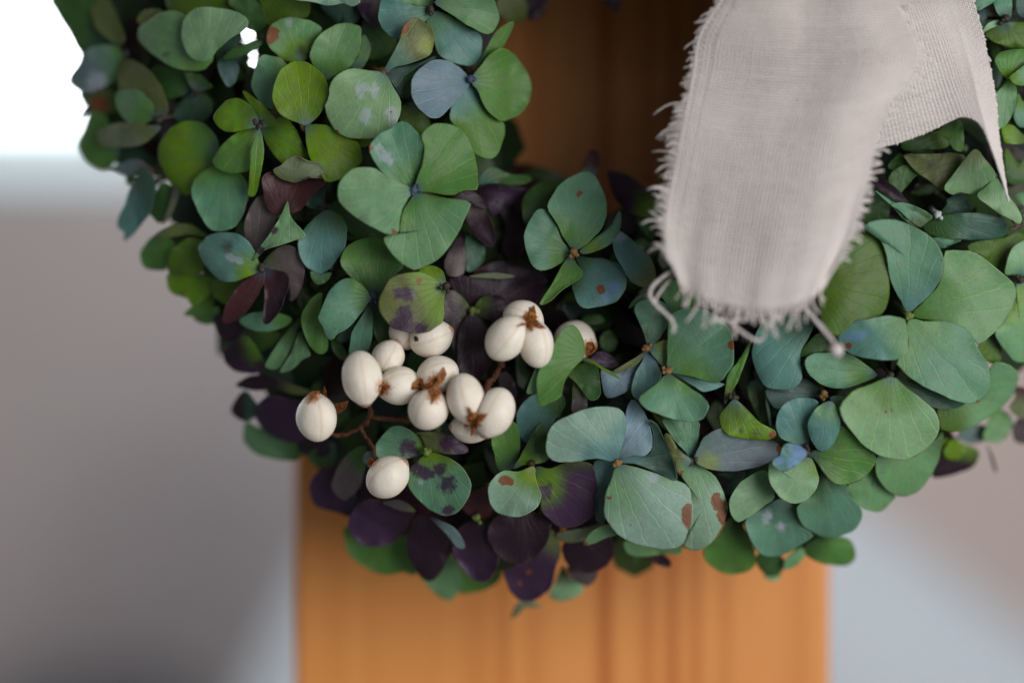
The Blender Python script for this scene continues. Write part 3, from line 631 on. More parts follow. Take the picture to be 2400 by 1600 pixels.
7 green teal 2400 239:2386 218 2384 239 2375 272 2390 298 2413 287 2413 220
5 dgreen dteal 2333 134:2310 92 2325 99 2344 115 2333 130 2329 149 2348 176 2333 210 2323 172
F 2409 323 -
8 dlime lime 2400 317:2371 292 2348 300 2352 327 2358 336 2390 338 2419 327
4 dlime dgreen 2390 384:2358 346 2356 384 2361 422 2390 432 2413 403 2409 355
7 sage sage 2419 499:2377 462 2400 449 2419 441 2436 470 2424 518 2396 504
F 2256 346 -
9 dgreen green 2237 279:2201 307 2224 332 2233 348 2248 356 2258 349 2260 317 2254 288
6 dlime dgreen 2218 307:2189 309 2141 323 2111 334 2122 353 2180 351 2224 342
8 olive olive 2264 369:2237 359 2180 361 2122 363 2122 372 2139 395 2170 418 2195 436 2214 447 2227 432 2252 399;k2181,387,8
6 dlime dgreen 2141 413:2082 395 2095 372 2116 363 2126 376 2134 388 2103 397 2082 418 2078 418
7 dgreen dgreen 2109 451:2082 426 2095 399 2128 387 2153 403 2138 422 2118 443
F 2323 415 -
10 olive sage 2285 349:2256 380 2227 418 2212 438 2218 449 2233 457 2248 451 2275 455 2304 449 2323 432 2333 407 2310 374
11 sage psage 2333 416:2310 438 2289 457 2314 480 2342 501 2371 516 2390 526 2396 512 2384 485 2363 457 2348 434
10 olive burg 2369 516:2390 526 2396 518 2394 531 2377 539 2365 537 2380 531
F 2197 504 w
10 dgreen teal 2157 533:2122 518 2092 485 2065 462 2051 445 2088 470 2122 482 2160 491 2182 504 2170 516
8 dpurple dpurple 2134 482:2103 472 2065 449 2046 434 2042 418 2069 420 2099 439 2118 460
5 dgreen dgreen 2057 516:2023 518 2032 487 2049 447 2074 464 2084 487 2080 512
9 dgreen dteal 2201 506:2176 516 2160 531 2183 552 2233 559 2285 562 2349 556 2363 539 2356 518 2314 501 2256 499 2222 504
6 dgreen dteal 2204 503:2218 480 2222 464 2256 453 2271 476 2275 499 2237 503
F 1344 592 o
13 green teal 1345 588:1323 560 1301 519 1283 488 1293 458 1316 429 1349 409 1372 403 1392 410 1405 429 1418 460 1423 493 1415 526 1395 554 1367 577;b1357,455,9
8 dgreen burg 1385 414:1362 404 1372 371 1382 354 1395 354 1404 371 1405 389 1397 412
12 green teal 1336 590:1316 560 1301 524 1285 498 1267 488 1252 498 1237 526 1228 549 1232 583 1242 613 1257 630 1278 634 1303 623 1323 611
12 lime teal 1357 590:1380 570 1415 544 1441 521 1454 493 1454 529 1443 557 1426 575 1400 588 1374 595
10 dgreen bluet 1349 598:1380 604 1418 608 1456 621 1470 649 1464 679 1446 705 1418 715 1372 723 1354 710 1341 679 1344 657 1359 631;n1438,674,18 n1420,697,15 b1408,679,11
12 green green 1336 600:1318 621 1298 659 1275 695 1264 715 1288 705 1316 679 1344 662 1367 641 1354 621
8 dgreen dgreen 1278 509:1234 529 1223 493 1227 465 1244 442 1270 427 1295 424 1321 428 1293 458 1283 488
F 1533 585 -
12 olive bluet 1533 667:1522 669 1502 672 1479 659 1461 631 1443 600 1433 560 1441 544 1454 542 1474 557 1494 575 1512 593 1528 611 1535 636;l1451,554,15
7 dlime dpurple 1548 493:1520 511 1482 501 1451 478 1433 445 1424 414 1426 400 1456 404 1487 419 1510 440 1528 452 1551 440;u1474,475,10
5 dgreen dgreen 1528 514:1512 514 1492 514 1512 547 1528 560
9 green sage 1515 685:1494 695 1479 710 1474 723 1489 713 1507 697
F 1390 1150 -
2 dpurple dpurple 1390 1120:1330 1180 1330 1250 1390 1280 1450 1250 1460 1180
F 1885 1180 -
3 dgreen dgreen 1880 1170:1830 1230 1850 1280 1900 1296 1945 1265 1960 1210
F 930 1120 -
3 dpurple dpurple 850 1080:770 1110 750 1160 790 1200 860 1215 900 1170
3 dpurple burg 960 1120:870 1160 860 1230 920 1260 990 1230 1010 1160
3 dpurple dpurple 1060 1130:1000 1170 1000 1260 1060 1300 1120 1250 1120 1170
2 dpurple dgreen 1180 1200:1110 1240 1110 1310 1180 1340 1240 1290 1240 1230"""

wreath = bpy.data.objects.new('hydrangea_wreath', None); COL.objects.link(wreath)
WL = P(RX, RY, -.03); wreath.location = WL
tag(wreath, 'round wreath of green, blue and purple hydrangea florets on the board', 'wreath')

def spline(pts, n):
    """closed centripetal-ish Catmull-Rom, n samples evenly spread by length"""
    p = np.asarray(pts, float); m = len(p); out = []
    for i in range(m):
        a, b, c, d = p[i - 1], p[i], p[(i + 1) % m], p[(i + 2) % m]
        for t in np.linspace(0, 1, 10, endpoint=False):
            out.append(.5 * ((2 * b) + (c - a) * t + (2 * a - 5 * b + 4 * c - d) * t * t + (3 * b - a - 3 * c + d) * t ** 3))
    o = np.array(out); seg = np.linalg.norm(np.roll(o, -1, 0) - o, axis=1); L = np.concatenate([[0], np.cumsum(seg)])
    o2 = np.vstack([o, o[:1]]); q = np.linspace(0, L[-1], n, endpoint=False)
    return np.stack([np.interp(q, L, o2[:, 0]), np.interp(q, L, o2[:, 1])], 1)

RINGS, ROUND = 7, 40
def petal_faces(rings, rnd):
    f = []
    for j in range(rnd):
        f.append((0, 1 + j, 1 + (j + 1) % rnd))
    for k_ in range(rings - 1):
        a = 1 + k_ * rnd; b = a + rnd
        for j in range(rnd):
            f.append((a + j, b + j, b + (j + 1) % rnd, a + (j + 1) % rnd))
    return f
PF = petal_faces(RINGS, ROUND)
SPOTCH = {'b': 0, 'k': 0, 'l': 1, 'u': 2, 'n': 3}

def petal(layer, c1, c2, base, pts, spots, seed, floret, eye, eyek):
    rg = random.Random(seed)
    base = np.array(base, float); pts = np.array(pts, float)
    out = spline(np.vstack([base[None], pts]), ROUND)
    # area centroid of the outline: rings shrink towards it
    x, y = out[:, 0], out[:, 1]; x1, y1 = np.roll(x, -1), np.roll(y, -1); cr = x * y1 - x1 * y
    A = cr.sum() / 2
    cen = np.array([((x + x1) * cr).sum(), ((y + y1) * cr).sum()]) / (6 * A) if abs(A) > 50 else out.mean(0)
    q_ = np.arange(ROUND) * 2 * math.pi / ROUND
    wavy = 1 + .008 * np.sin(q_ * 7 + rg.random() * 6) + .006 * np.sin(q_ * 12 + rg.random() * 6) + np.array([rg.uniform(-.006, .006) for _ in q_])
    XY = [cen]; rho = [0.]
    for k_ in range(1, RINGS + 1):
        q = [0, .22, .42, .6, .76, .88, .965, 1.0][k_]
        for j in range(ROUND):
            XY.append(cen + (out[j] - cen) * q * (wavy[j] if q > .9 else 1)); rho.append(q)
    XY = np.array(XY); rho = np.array(rho)
    ax = cen - base; L = np.linalg.norm(ax); ax = ax / max(L, 1)
    proj = (XY - base) @ ax; side = np.array([-ax[1], ax[0]]); lat = (XY - base) @ side
    Lm = max(proj.max(), 20.); W = max(np.abs(lat).max(), 8.)
    t = proj / Lm; s = lat / W
    ang = np.arctan2(lat, proj + .12 * Lm)
    mm = .09e-3
    cup = rg.choice((-1, 1, 1)) * rg.uniform(.08, .30); bend = rg.uniform(-.5, .05); roll = rg.uniform(-.13, .13); tip = rg.uniform(-.10, .12)
    d = -(1 - np.clip(t, -.2, 1)) ** 2 * .16 * Lm * mm
    d += cup * (s * s - .3) * W * mm * np.clip(t, 0, 1) + bend * t * t * Lm * mm * .6 + roll * s * W * mm + tip * (t - .5) * Lm * mm
    fold = rg.uniform(-.10, .22); d += fold * (np.sqrt(s * s + .01) - .35) * W * mm * np.clip(t + .2, 0, 1)
    d += rg.uniform(-.7, .9) * .0009 * np.clip((rho - .6) / .4, 0, 1) ** 2 * np.clip(t, 0, 1) * min(1, W / 50)
    d += .05 * W * mm * np.cos(ang * 9 + rg.random()) * np.clip(t, 0, 1) * .42                     # pleats along the veins
    ph = rg.random() * 6; th = np.arctan2(XY[:, 1] - cen[1], XY[:, 0] - cen[0])
    d += (.00035 * np.sin(3 * th + ph) + .0002 * np.sin(7 * th + ph * 2)) * rho ** 3 * min(1, W / 60)
    cr_ = np.sin(XY[:, 0] / 10.5 + ph) * np.sin(XY[:, 1] / 12.5 + 2 * ph) + .7 * np.sin((XY[:, 0] + XY[:, 1]) / 17. + 3 * ph)
    d += .0001 * cr_ * np.clip(t, 0, 1) * min(1, W / 50)
    hb = H(XY[:, 0], XY[:, 1])
    d = d - d.mean() * .6 + .9 * hb + (layer - 12) * DZ
    V = np.array([P(a, b, q) for (a, b), q in zip(XY, d)])
    o0 = V[0]
    bw = P(base[0], base[1], float(d[np.argmin(t)]))
    me = bpy.data.meshes.new('petal'); me.from_pydata((V - bw).tolist(), [], PF)
    me.polygons.foreach_set('use_smooth', [True] * len(me.polygons)); me.materials.append(M_PETAL)
    ca = PALL[c1]; cb = PALL[c2]
    rf = random.Random(int(eye[0] * 1e5) * 7 + int(eye[2] * 1e5))
    jit = np.array([rf.uniform(.95, 1.04), rf.uniform(.98, 1.05), rf.uniform(.93, 1.05)]) * rf.uniform(.94, 1.08) * rg.uniform(.95, 1.05)
    fx_, fy_ = XY[:, 0] / 46., XY[:, 1] / 46.
    blot = np.sin(fx_ + ph) * np.sin(fy_ * 1.3 + ph * 1.7) + .6 * np.sin(fx_ * 2.1 - fy_ * 1.6 + ph * 3)
    wv = np.clip((t - .06) / .5 + .15 * np.sin(ang * 4 + ph) * t + .26 * blot, 0, 1); wv = wv * wv * (3 - 2 * wv)
    col = (ca[None] * (1 - wv[:, None]) + cb[None] * wv[:, None]) * jit
    warm = np.clip(.5 + .5 * np.sin(fx_ * 1.4 + fy_ * .8 + ph * 5), 0, 1)[:, None] * rf.uniform(0, .12)
    if c2 not in ('purple', 'dpurple', 'burg', 'pgrey', 'blue', 'blueb'):
        col = col * (1 - warm) + col * np.array([1.12, 1.0, .62]) * warm
    if eyek in 'nko':
        g = (np.clip(1 - np.hypot(XY[:, 0] - base[0], XY[:, 1] - base[1]) / 34., 0, 1) ** 1.3)[:, None] * .75
        col = col * (1 - g) + np.array([.07, .12, .19]) * g
    sp = np.zeros((len(V), 4))
    for kind, sx_, sy_, r in spots:
        f = np.clip(1 - np.hypot(XY[:, 0] - sx_, XY[:, 1] - sy_) / (2. * r), 0, 1)
        if kind == 'y':
            g = (np.clip(f, 0, .6) / .6)[:, None] * .6; col = col * (1 - g) + np.array([.30, .36, .06]) * g
        elif kind == 'k':
            g = (np.clip(f - .2, 0, .5) / .5)[:, None] * .8; col = col * (1 - g) + np.array([.05, .045, .04]) * g
        else:
            sp[:, SPOTCH[kind]] = np.maximum(sp[:, SPOTCH[kind]], f)
    a = me.attributes.new('Col', 'FLOAT_COLOR', 'POINT'); a.data.foreach_set('color', np.column_stack([np.clip(col, 0, .9), np.full(len(V), rg.random())]).ravel())
    a = me.attributes.new('SpotA', 'FLOAT_COLOR', 'POINT'); a.data.foreach_set('color', sp.ravel())
    a = me.attributes.new('Petal', 'FLOAT_VECTOR', 'POINT'); a.data.foreach_set('vector', np.column_stack([ang, t, rho]).ravel())
    o = bpy.data.objects.new('petal', me); link(o, floret); o.location = bw - eye
    m = o.modifiers.new('thickness', 'SOLIDIFY'); m.thickness = .00022; m.offset = -1
    return o

def tube(pts, rad, sides=6):
    """verts, faces of a capped tube along pts; rad: number or list"""
    p = np.asarray(pts, float); n = len(p)
    r = np.full(n, rad) if np.isscalar(rad) else np.asarray(rad)
    T = np.gradient(p, axis=0); T /= np.linalg.norm(T, axis=1)[:, None] + 1e-12
    ref = np.array([.31, .87, .38]); V = []
    for i in range(n):
        a = np.cross(T[i], ref); a /= np.linalg.norm(a) + 1e-12; b = np.cross(T[i], a)
        for j in range(sides):
            q = 2 * math.pi * j / sides
            V.append(p[i] + r[i] * (a * math.cos(q) + b * math.sin(q)))
    F = [(i * sides + j, i * sides + (j + 1) % sides, (i + 1) * sides + (j + 1) % sides, (i + 1) * sides + j) for i in range(n - 1) for j in range(sides)]
    F.append(tuple(range(sides))[::-1]); F.append(tuple((n - 1) * sides + j for j in range(sides)))
    return V, F

def ball(c, r, nu=8, nv=6, jit=None):
    V, F = [], []
    for j in range(nv + 1):
        th = math.pi * j / nv
        for i in range(nu):
            ph = 2 * math.pi * i / nu; q = r * (1 + (jit.uniform(-.15, .15) if jit else 0))
            V.append(c + q * np.array([math.sin(th) * math.cos(ph), math.sin(th) * math.sin(ph), math.cos(th)]))
    for j in range(nv):
        for i in range(nu):
            F.append((j * nu + i, (j + 1) * nu + i, (j + 1) * nu + (i + 1) % nu, j * nu + (i + 1) % nu))
    return V, F

def join(parts):
    V, F = [], []
    for v, f in parts:
        o = len(V); V += list(v); F += [tuple(i + o for i in q) for q in f]
    return V, F

florets = []; cur = None
for ln in DATA.split('\n'):
    if ln[0] == 'F':
        _, a, b, kk = ln.split(); cur = [float(a), float(b), kk, []]; florets.append(cur); continue
    head, rest = ln.split(':'); sp = []
    if ';' in rest:
        rest, ss = rest.split(';')
        for q in ss.split():
            x, y, r = q[1:].split(','); sp.append((q[0], float(x), float(y), float(r)))
    lay, c1, c2, bx, by = head.split(); v = [float(x) for x in rest.split()]
    cur[3].append((float(lay), c1, c2, (float(bx), float(by)), list(zip(v[::2], v[1::2])), sp))

seed = 0
for fx, fy, kk, pets in florets:
    top = max(p[0] for p in pets)
    lay = top if kk != '-' else min(p[0] for p in pets) - 1
    lay = min(lay, sorted(p[0] for p in pets)[len(pets) // 2] + 1)
    de = .9 * float(H(fx, fy)) + (lay - 12) * DZ - (.0010 if kk != '-' else .003)
    eye = P(fx, fy, de); rg = random.Random(int(fx * 7 + fy))
    parts = [ball(eye + np.array([rg.uniform(-.0004, .0004), 0, rg.uniform(-.0004, .0004)]), .00085, 9, 7, rg)]
    if kk != '-':
        for _ in range(3): parts.append(ball(eye + np.array([rg.uniform(-.0009, .0009), -.0002, rg.uniform(-.0009, .0009)]), .0005, 7, 5, rg))
    back = P(RX + (fx - RX) * .5 + (RC / max(1, math.hypot(fx - RX, fy - RY))) * (fx - RX) * .5, RY + (fy - RY) * .5 + (RC / max(1, math.hypot(fx - RX, fy - RY))) * (fy - RY) * .5, -.040)
    parts.append(tube([eye + (back - eye) * q + np.array([0, 0, .001 * math.sin(3 * q)]) for q in (0.02, .3, .6, 1)], [.0005, .00055, .0006, .0007], 6))
    V, F = join(parts)
    fl = mesh_obj('floret', V, F, BUD[kk], wreath, origin=eye, porigin=WL)
    cnt = {}
    for p in pets:
        cnt[WORD.get(p[2])] = cnt.get(WORD.get(p[2]), 0) + 1
    best = max(cnt, key=lambda q: cnt[q])
    if best: fl['label'] = best + ' hydrangea floret'
    for p in pets:
        seed += 1
        petal(*p, seed, fl, eye, kk)

# hidden core ring added to stop light passing through the wreath
M_CORE = simple('dark_core', (.045, .05, .02), .95, 700, .7, .002)
def core():
    rg = random.Random(3); V, F = [], []; n, m = 90, 14
    for i in range(n):
        a = 2 * math.pi * i / n
        for j in range(m):
            b = 2 * math.pi * j / m; q = 135 * rg.uniform(.86, 1.1)
            r = RC + q * math.cos(b)
            V.append(P(RX + r * math.cos(a), RY + r * math.sin(a), -.050 + .0145 * math.sin(b) * rg.uniform(.85, 1.1)))
    for i in range(n):
        for j in range(m):
            F.append((i * m + j, i * m + (j + 1) % m, ((i + 1) % n) * m + (j + 1) % m, ((i + 1) % n) * m + j))
    mesh_obj('light_block_ring', V, F, M_CORE, wreath, origin=WL, porigin=WL)
core()

# deep foliage that fills the ring behind the florets, and carries on round the ring outside the picture
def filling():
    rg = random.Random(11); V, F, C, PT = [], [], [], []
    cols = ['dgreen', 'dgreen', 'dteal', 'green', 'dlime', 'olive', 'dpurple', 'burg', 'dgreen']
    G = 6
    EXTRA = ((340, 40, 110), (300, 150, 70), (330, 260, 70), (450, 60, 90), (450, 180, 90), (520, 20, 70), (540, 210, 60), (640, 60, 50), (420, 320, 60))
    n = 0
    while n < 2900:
        a = rg.random() * 2 * math.pi; r = RC + RT * (.80 if n % 2 else .62) * (rg.random() * 2 - 1) * (1 if rg.random() < .5 else .8)
        px, py = RX + r * math.cos(a), RY + r * math.sin(a)
        extra = n % 12 == 0
        if extra:                                   # the ring bulges at its upper left
            bx, by, br = EXTRA[rg.randrange(len(EXTRA))]; px = bx + rg.uniform(-br, br); py = by + rg.uniform(-br, br); r = math.hypot(px - RX, py - RY)
        q = abs(r - RC) / RT
        inside = -100 < px < 2500 and -105 < py < 1700
        if inside:
            if n % 3: 
                lay = rg.uniform(-5, 1.0) 
            else:
                lay = rg.uniform(-15, -2)
            if extra: lay = rg.uniform(-6, -1)
            elif q > .66 and lay > -2: continue
        else:
            lay = rg.uniform(-6, 13)
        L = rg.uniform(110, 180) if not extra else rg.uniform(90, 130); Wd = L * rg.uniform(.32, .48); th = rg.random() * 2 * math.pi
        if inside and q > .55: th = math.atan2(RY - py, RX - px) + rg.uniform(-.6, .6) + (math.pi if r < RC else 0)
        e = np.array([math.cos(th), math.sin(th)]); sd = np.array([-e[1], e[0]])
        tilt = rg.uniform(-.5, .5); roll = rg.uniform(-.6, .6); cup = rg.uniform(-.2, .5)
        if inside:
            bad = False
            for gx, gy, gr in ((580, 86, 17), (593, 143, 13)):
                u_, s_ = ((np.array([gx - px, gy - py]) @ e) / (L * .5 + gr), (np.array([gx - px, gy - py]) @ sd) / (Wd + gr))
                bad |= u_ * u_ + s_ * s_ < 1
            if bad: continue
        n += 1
        c = PALL[rg.choice(cols)] * rg.uniform(.2, .4) if inside else PALL[rg.choice(cols)]; o = len(V)  # leaves in view darkened, shade of the gaps put into their colour
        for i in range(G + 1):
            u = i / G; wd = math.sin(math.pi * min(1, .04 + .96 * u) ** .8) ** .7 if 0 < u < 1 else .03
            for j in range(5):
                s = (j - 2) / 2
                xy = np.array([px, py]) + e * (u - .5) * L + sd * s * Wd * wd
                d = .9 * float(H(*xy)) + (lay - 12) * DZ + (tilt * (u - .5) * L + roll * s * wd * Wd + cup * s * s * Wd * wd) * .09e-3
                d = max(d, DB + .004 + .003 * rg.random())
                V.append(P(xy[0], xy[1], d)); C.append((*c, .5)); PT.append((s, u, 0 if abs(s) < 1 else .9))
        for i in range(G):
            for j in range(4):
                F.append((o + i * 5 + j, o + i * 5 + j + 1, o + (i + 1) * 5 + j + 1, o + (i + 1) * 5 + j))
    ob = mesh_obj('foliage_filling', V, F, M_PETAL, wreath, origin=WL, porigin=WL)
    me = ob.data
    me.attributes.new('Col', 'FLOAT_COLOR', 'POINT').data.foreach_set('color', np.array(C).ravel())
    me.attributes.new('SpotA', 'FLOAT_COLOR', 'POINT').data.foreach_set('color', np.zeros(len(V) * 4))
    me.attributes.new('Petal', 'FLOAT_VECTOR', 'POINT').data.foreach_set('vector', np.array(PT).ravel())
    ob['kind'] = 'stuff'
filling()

# ------------------------------------------------------------------ tallow berry sprig
sprig = bpy.data.objects.new('berry_sprig', None); COL.objects.link(sprig)
SL = P(1000, 960, -.01); sprig.location = SL
tag(sprig, 'sprig of white waxy berries on brown twigs tucked into the wreath', 'berry sprig')
SEEDS = []
def seed_obj(cx, cy, a, b, ang, off, parent, porigin, rseed, mates=(), rust=()):
    d = .9 * float(H(cx, cy)) + off * 1e-3
    c = P(cx, cy, d); kx = (DIST - d) / DIST * S
    a *= kx; b *= kx
    rg = random.Random(rseed); nu, nv = 40, 26; V, F, A = [], [], []
    q = math.radians(ang); ya = 0.
    ex = np.array([math.cos(q) * math.cos(ya), -math.sin(ya), math.sin(q) * math.cos(ya)])      # long axis, tip end +
    ez = np.array([-math.sin(q), 0, math.cos(q)]); ey = np.cross(ez, ex)
    off0 = rg.uniform(.1, .8) * rg.choice((-1, 1)); lump = rg.random() * 6; sd_ = rg.uniform(.3, 1.0)
    for j in range(nv + 1):
        th = math.pi * j / nv; x = math.cos(th); r = math.sin(th)
        for i in range(nu):
            ph = 2 * math.pi * i / nu - math.pi
            dp = (ph + off0) % (2 * math.pi) - math.pi
            rr = r * (1 - sd_ * (.035 * math.exp(-(dp / .05) ** 2) - .03 * math.exp(-((dp - .22) / .16) ** 2) + .02 * math.exp(-((dp + .4) / .25) ** 2)) + .022 * math.sin(2 * ph + lump) * r + .014 * math.sin(3 * ph + 4 * x + lump * 2) * r)
            xx = x + (.16 * max(0, x) ** 10) - .02 * max(0, -x) ** 4
            rr *= 1 + .03 * x
            if x > .75: rr *= 1 - .16 * ((x - .75) / .25) ** 1.5
            v = c + ex * a * xx + (ez * math.sin(ph) + ey * math.cos(ph)) * b * rr
            for m0 in mates:                       # seeds of one berry press flat against each other
                n0 = m0 - c; L0 = np.linalg.norm(n0); n0 = n0 / L0
                over = (v - c) @ n0 - (L0 * .5 - .00014)
                if over > 0: v = v - n0 * over * .96
            V.append(v)
            kk_ = (DIST - d) / DIST * S; vx = 1200 + v[0] / kk_; vy = 800 - v[2] / kk_
            ru = max([0.] + [1 - math.hypot(vx - hx, vy - hy) / 40. for hx, hy in rust]) if v[1] < c[1] else 0.
            A.append((dp / math.pi, x, ru))
    for j in range(nv):
        for i in range(nu):
            F.append((j * nu + i, (j + 1) * nu + i, (j + 1) * nu + (i + 1) % nu, j * nu + (i + 1) % nu))
    o = mesh_obj('seed', V, F, M_SEED, parent, origin=c, porigin=porigin)
    o.data.attributes.new('Seed', 'FLOAT_VECTOR', 'POINT').data.foreach_set('vector', np.array(A).ravel())
    SEEDS.append((cx, cy, a / kx, b / kx, q, d))
    return o

def seed_front(px, py):
    best = None
    for cx, cy, a, b, q, d in SEEDS:
        dx, dy = px - cx, -(py - cy)
        u = (dx * math.cos(q) + dy * math.sin(q)) / a; v = (-dx * math.sin(q) + dy * math.cos(q)) / b
        if u * u + v * v < 1:
            z = d + math.sqrt(1 - u * u - v * v) * b * S
            best = z if best is None else max(best, z)
    return best

def husk_flakes(cx, cy, arms, parent, porigin, rseed):
    """split dry husk: many narrow curled flakes fanning out of a dark hollow where the seeds meet"""
    rg = random.Random(rseed); V, F = [], []; cen = seed_front(cx, cy) or .9 * float(H(cx, cy))
    fl = []
    for a, l in arms:
        fl.append((a, l, 1.0))
        for _ in range(3): fl.append((a + rg.uniform(-26, 26), l * rg.uniform(.35, .8), .8))
    for a, l, g in fl:
        a = math.radians(a); wd = rg.uniform(3.2, 6.5) * g; sk = rg.uniform(-.25, .25); o = len(V)
        ox, oy = cx + rg.uniform(-5, 5), cy + rg.uniform(-5, 5)
        lift = rg.uniform(.0002, .0011)
        for i in range(5):
            q = i / 4; w_ = wd * (math.sin(math.pi * (.18 + .80 * q)) + .05) * rg.uniform(.75, 1.2)
            aa = a + sk * q
            x = ox + l * q * math.cos(aa); y = oy - l * q * math.sin(aa)
            for sgn in (-1, 0, 1):
                xx = x + sgn * w_ * math.sin(aa); yy = y + sgn * w_ * math.cos(aa)
                z = seed_front(xx, yy); z = cen - .0006 if z is None else max(z, cen - .002)
                V.append(P(xx, yy, z + .00018 + lift * math.sin(math.pi * min(q, .8)) + (.0003 if sgn == 0 else 0)))
        for i in range(4):
            for j in range(2):
                b_ = o + i * 3 + j; F.append((b_, b_ + 1, b_ + 4, b_ + 3))
    o = mesh_obj('husk', V, F, M_HUSK, parent, origin=P(cx, cy, cen), porigin=porigin, smooth=False)
    m = o.modifiers.new('thickness', 'SOLIDIFY'); m.thickness = .00025
    return o

def husk(cx, cy, pts, parent, porigin, rseed, lift=.0005):
    if pts[0] == 'arms': return husk_flakes(cx, cy, pts[1], parent, porigin, rseed)
    """crumpled dry husk: a star of curled flakes seated where the seeds meet"""
    rg = random.Random(rseed); V, F = [], []
    n = len(pts); cen = seed_front(cx, cy) or .9 * float(H(cx, cy))
    V.append(P(cx, cy, cen - .0006)); ring = []
    M = 4
    for k_ in range(M):
        q = (k_ + 1) / M
        for x, y in pts:
            xx = cx + (x - cx) * q + rg.uniform(-2.2, 2.2); yy = cy + (y - cy) * q + rg.uniform(-2.2, 2.2)
            z = seed_front(xx, yy); z = cen if z is None else max(z, cen - .0012)
            V.append(P(xx, yy, z + lift * (.4 + .9 * rg.random()) * (1.5 - q * .8)))
    for j in range(n): F.append((0, 1 + j, 1 + (j + 1) % n))
    for k_ in range(M - 1):
        for j in range(n):
            a = 1 + k_ * n + j; b = 1 + k_ * n + (j + 1) % n
            F.append((a, b, b + n, a + n))
    o = mesh_obj('husk', V, F, M_HUSK, parent, origin=P(cx, cy, cen), porigin=porigin, smooth=False)
    m = o.modifiers.new('thickness', 'SOLIDIFY'); m.thickness = .00035
    return o

def berry(cx, cy, seeds, husks, label=None):
    d = .9 * float(H(cx, cy)); o0 = P(cx, cy, d)
    # the berry itself is the little woody column the seeds sit on
    V, F = ball(o0 - np.array([0, -.0005, 0]), .0011, 8, 6, random.Random(int(cx)))
    o = mesh_obj('berry', V, F, M_STEM, sprig, origin=o0, porigin=SL)
    cs = [P(s[0], s[1], .9 * float(H(s[0], s[1])) + s[5] * 1e-3) for s in seeds]
    for i, s in enumerate(seeds):
        g = 1.03 if len(seeds) > 1 else 1.
        seed_obj(s[0], s[1], s[2] * g, s[3] * g, s[4], s[5], o, o0, int(cx) + i * 13, [c for j, c in enumerate(cs) if j != i and np.linalg.norm(c - cs[i]) < .0088], [(h[0], h[1]) for h in husks])
    for i, (hx, hy, pts) in enumerate(husks): husk(hx, hy, pts, o, o0, int(cx) + 5 + i)
    return o

def star(cx, cy, arms): return ('arms', arms)
berry(747, 972, [(742, 979, 55, 47, 96, 5)], [(733, 925, [(722, 948), (727, 926), (735, 918), (740, 924), (748, 914), (752, 925), (741, 933), (732, 936)])])
berry(890, 880, [(848, 884, 60, 47, -82, 5), (909, 838, 40, 38, 60, -2.5), (936, 903, 47, 43, 200, 1)],
      [(902, 908, [(892, 906), (902, 900), (914, 908), (903, 913), (896, 925), (890, 918)])])
berry(1010, 910, [(1026, 877, 48, 42, 200, 0.5), (1003, 960, 46, 46, 62, 5)],
      [(1020, 893, [(1040, 860), (1047, 876), (1040, 893), (1020, 903), (1000, 914), (985, 916), (1000, 902), (1018, 884), (1034, 878)]),
       (980, 903, [(984, 886), (993, 890), (990, 903), (975, 914), (965, 912), (970, 896)]),
       (1019, 925, [(1003, 914), (1018, 910), (1031, 920), (1022, 930), (1013, 945), (1011, 928)])])
berry(1113, 975, [(1092, 933, 57, 44, -76, 5), (1159, 965, 57, 46, 246, 5), (1106, 1000, 46, 38, 180, 0)],
      [(1110, 985, star(1110, 985, [(20, 36), (62, 20), (122, 34), (165, 22), (215, 30), (262, 40), (310, 22)]))])
berry(1225, 780, [(1226, 748, 47, 43, 330, 0), (1187, 793, 55, 46, 52, 4.5), (1256, 806, 54, 40, 100, 3)],
      [(1243, 748, star(1243, 748, [(80, 32), (130, 12), (200, 34), (265, 26), (318, 40), (20, 14)]))])
berry(980, 795, [(950, 782, 36, 38, 60, -6), (1009, 792, 49, 45, 20, -3)], [])
berry(1347, 797, [(1347, 797, 48, 46, -20, -10)], [(1382, 815, [(1374, 800), (1388, 798), (1394, 815), (1386, 832), (1372, 836), (1370, 820)])])
berry(908, 1117, [(908, 1118, 53, 48, 42, 4)], [(868, 1078, [(860, 1092), (862, 1080), (870, 1072), (878, 1080), (872, 1090)])])

def px_path(pts, offs):
    return [P(x, y, .9 * float(H(x, y)) + o * 1e-3) for (x, y), o in zip(pts, offs)]
def smooth_path(p, n=6):
    p = np.asarray(p); out = []
    for i in range(len(p) - 1):
        a, b, c, d = p[max(i - 1, 0)], p[i], p[i + 1], p[min(i + 2, len(p) - 1)]
        for t in np.linspace(0, 1, n, endpoint=False):
            out.append(.5 * ((2 * b) + (c - a) * t + (2 * a - 5 * b + 4 * c - d) * t * t + (3 * b - a - 3 * c + d) * t ** 3))
    out.append(p[-1]); return np.array(out)
def twig(pts, offs, r, rseed):
    rg = random.Random(rseed); p = smooth_path(px_path(pts, offs))
    rr = [r * .68 * rg.uniform(.7, 1.2) * (1.5 if rg.random() < .12 else 1) * 1e-3 for _ in p]; p = p + np.array([[rg.uniform(-1, 1) * .00016 for _ in range(3)] for _ in p])
    V, F = tube(p, rr, 8); return mesh_obj('twig', V, F, M_STEM, sprig, origin=p[0], porigin=SL)
twig([(866, 945), (868, 975), (842, 1002), (800, 1020), (770, 1010), (745, 990)], [-2, -3, -4, -4, -3, -2], .75, 1)
twig([(842, 1002), (862, 1030), (877, 1055), (880, 1085), (890, 1110)], [-4, -3, -1, 0, 1], .6, 2)
twig([(1180, 845), (1160, 880), (1142, 905), (1120, 950)], [-4, -4, -4, -4], 1.0, 3)
twig([(1142, 900), (1060, 960), (960, 985), (868, 975)], [-7, -9, -8, -5], .8, 4)
twig([(1003, 940), (1000, 965), (985, 990)], [-6, -8, -9], .6, 5)
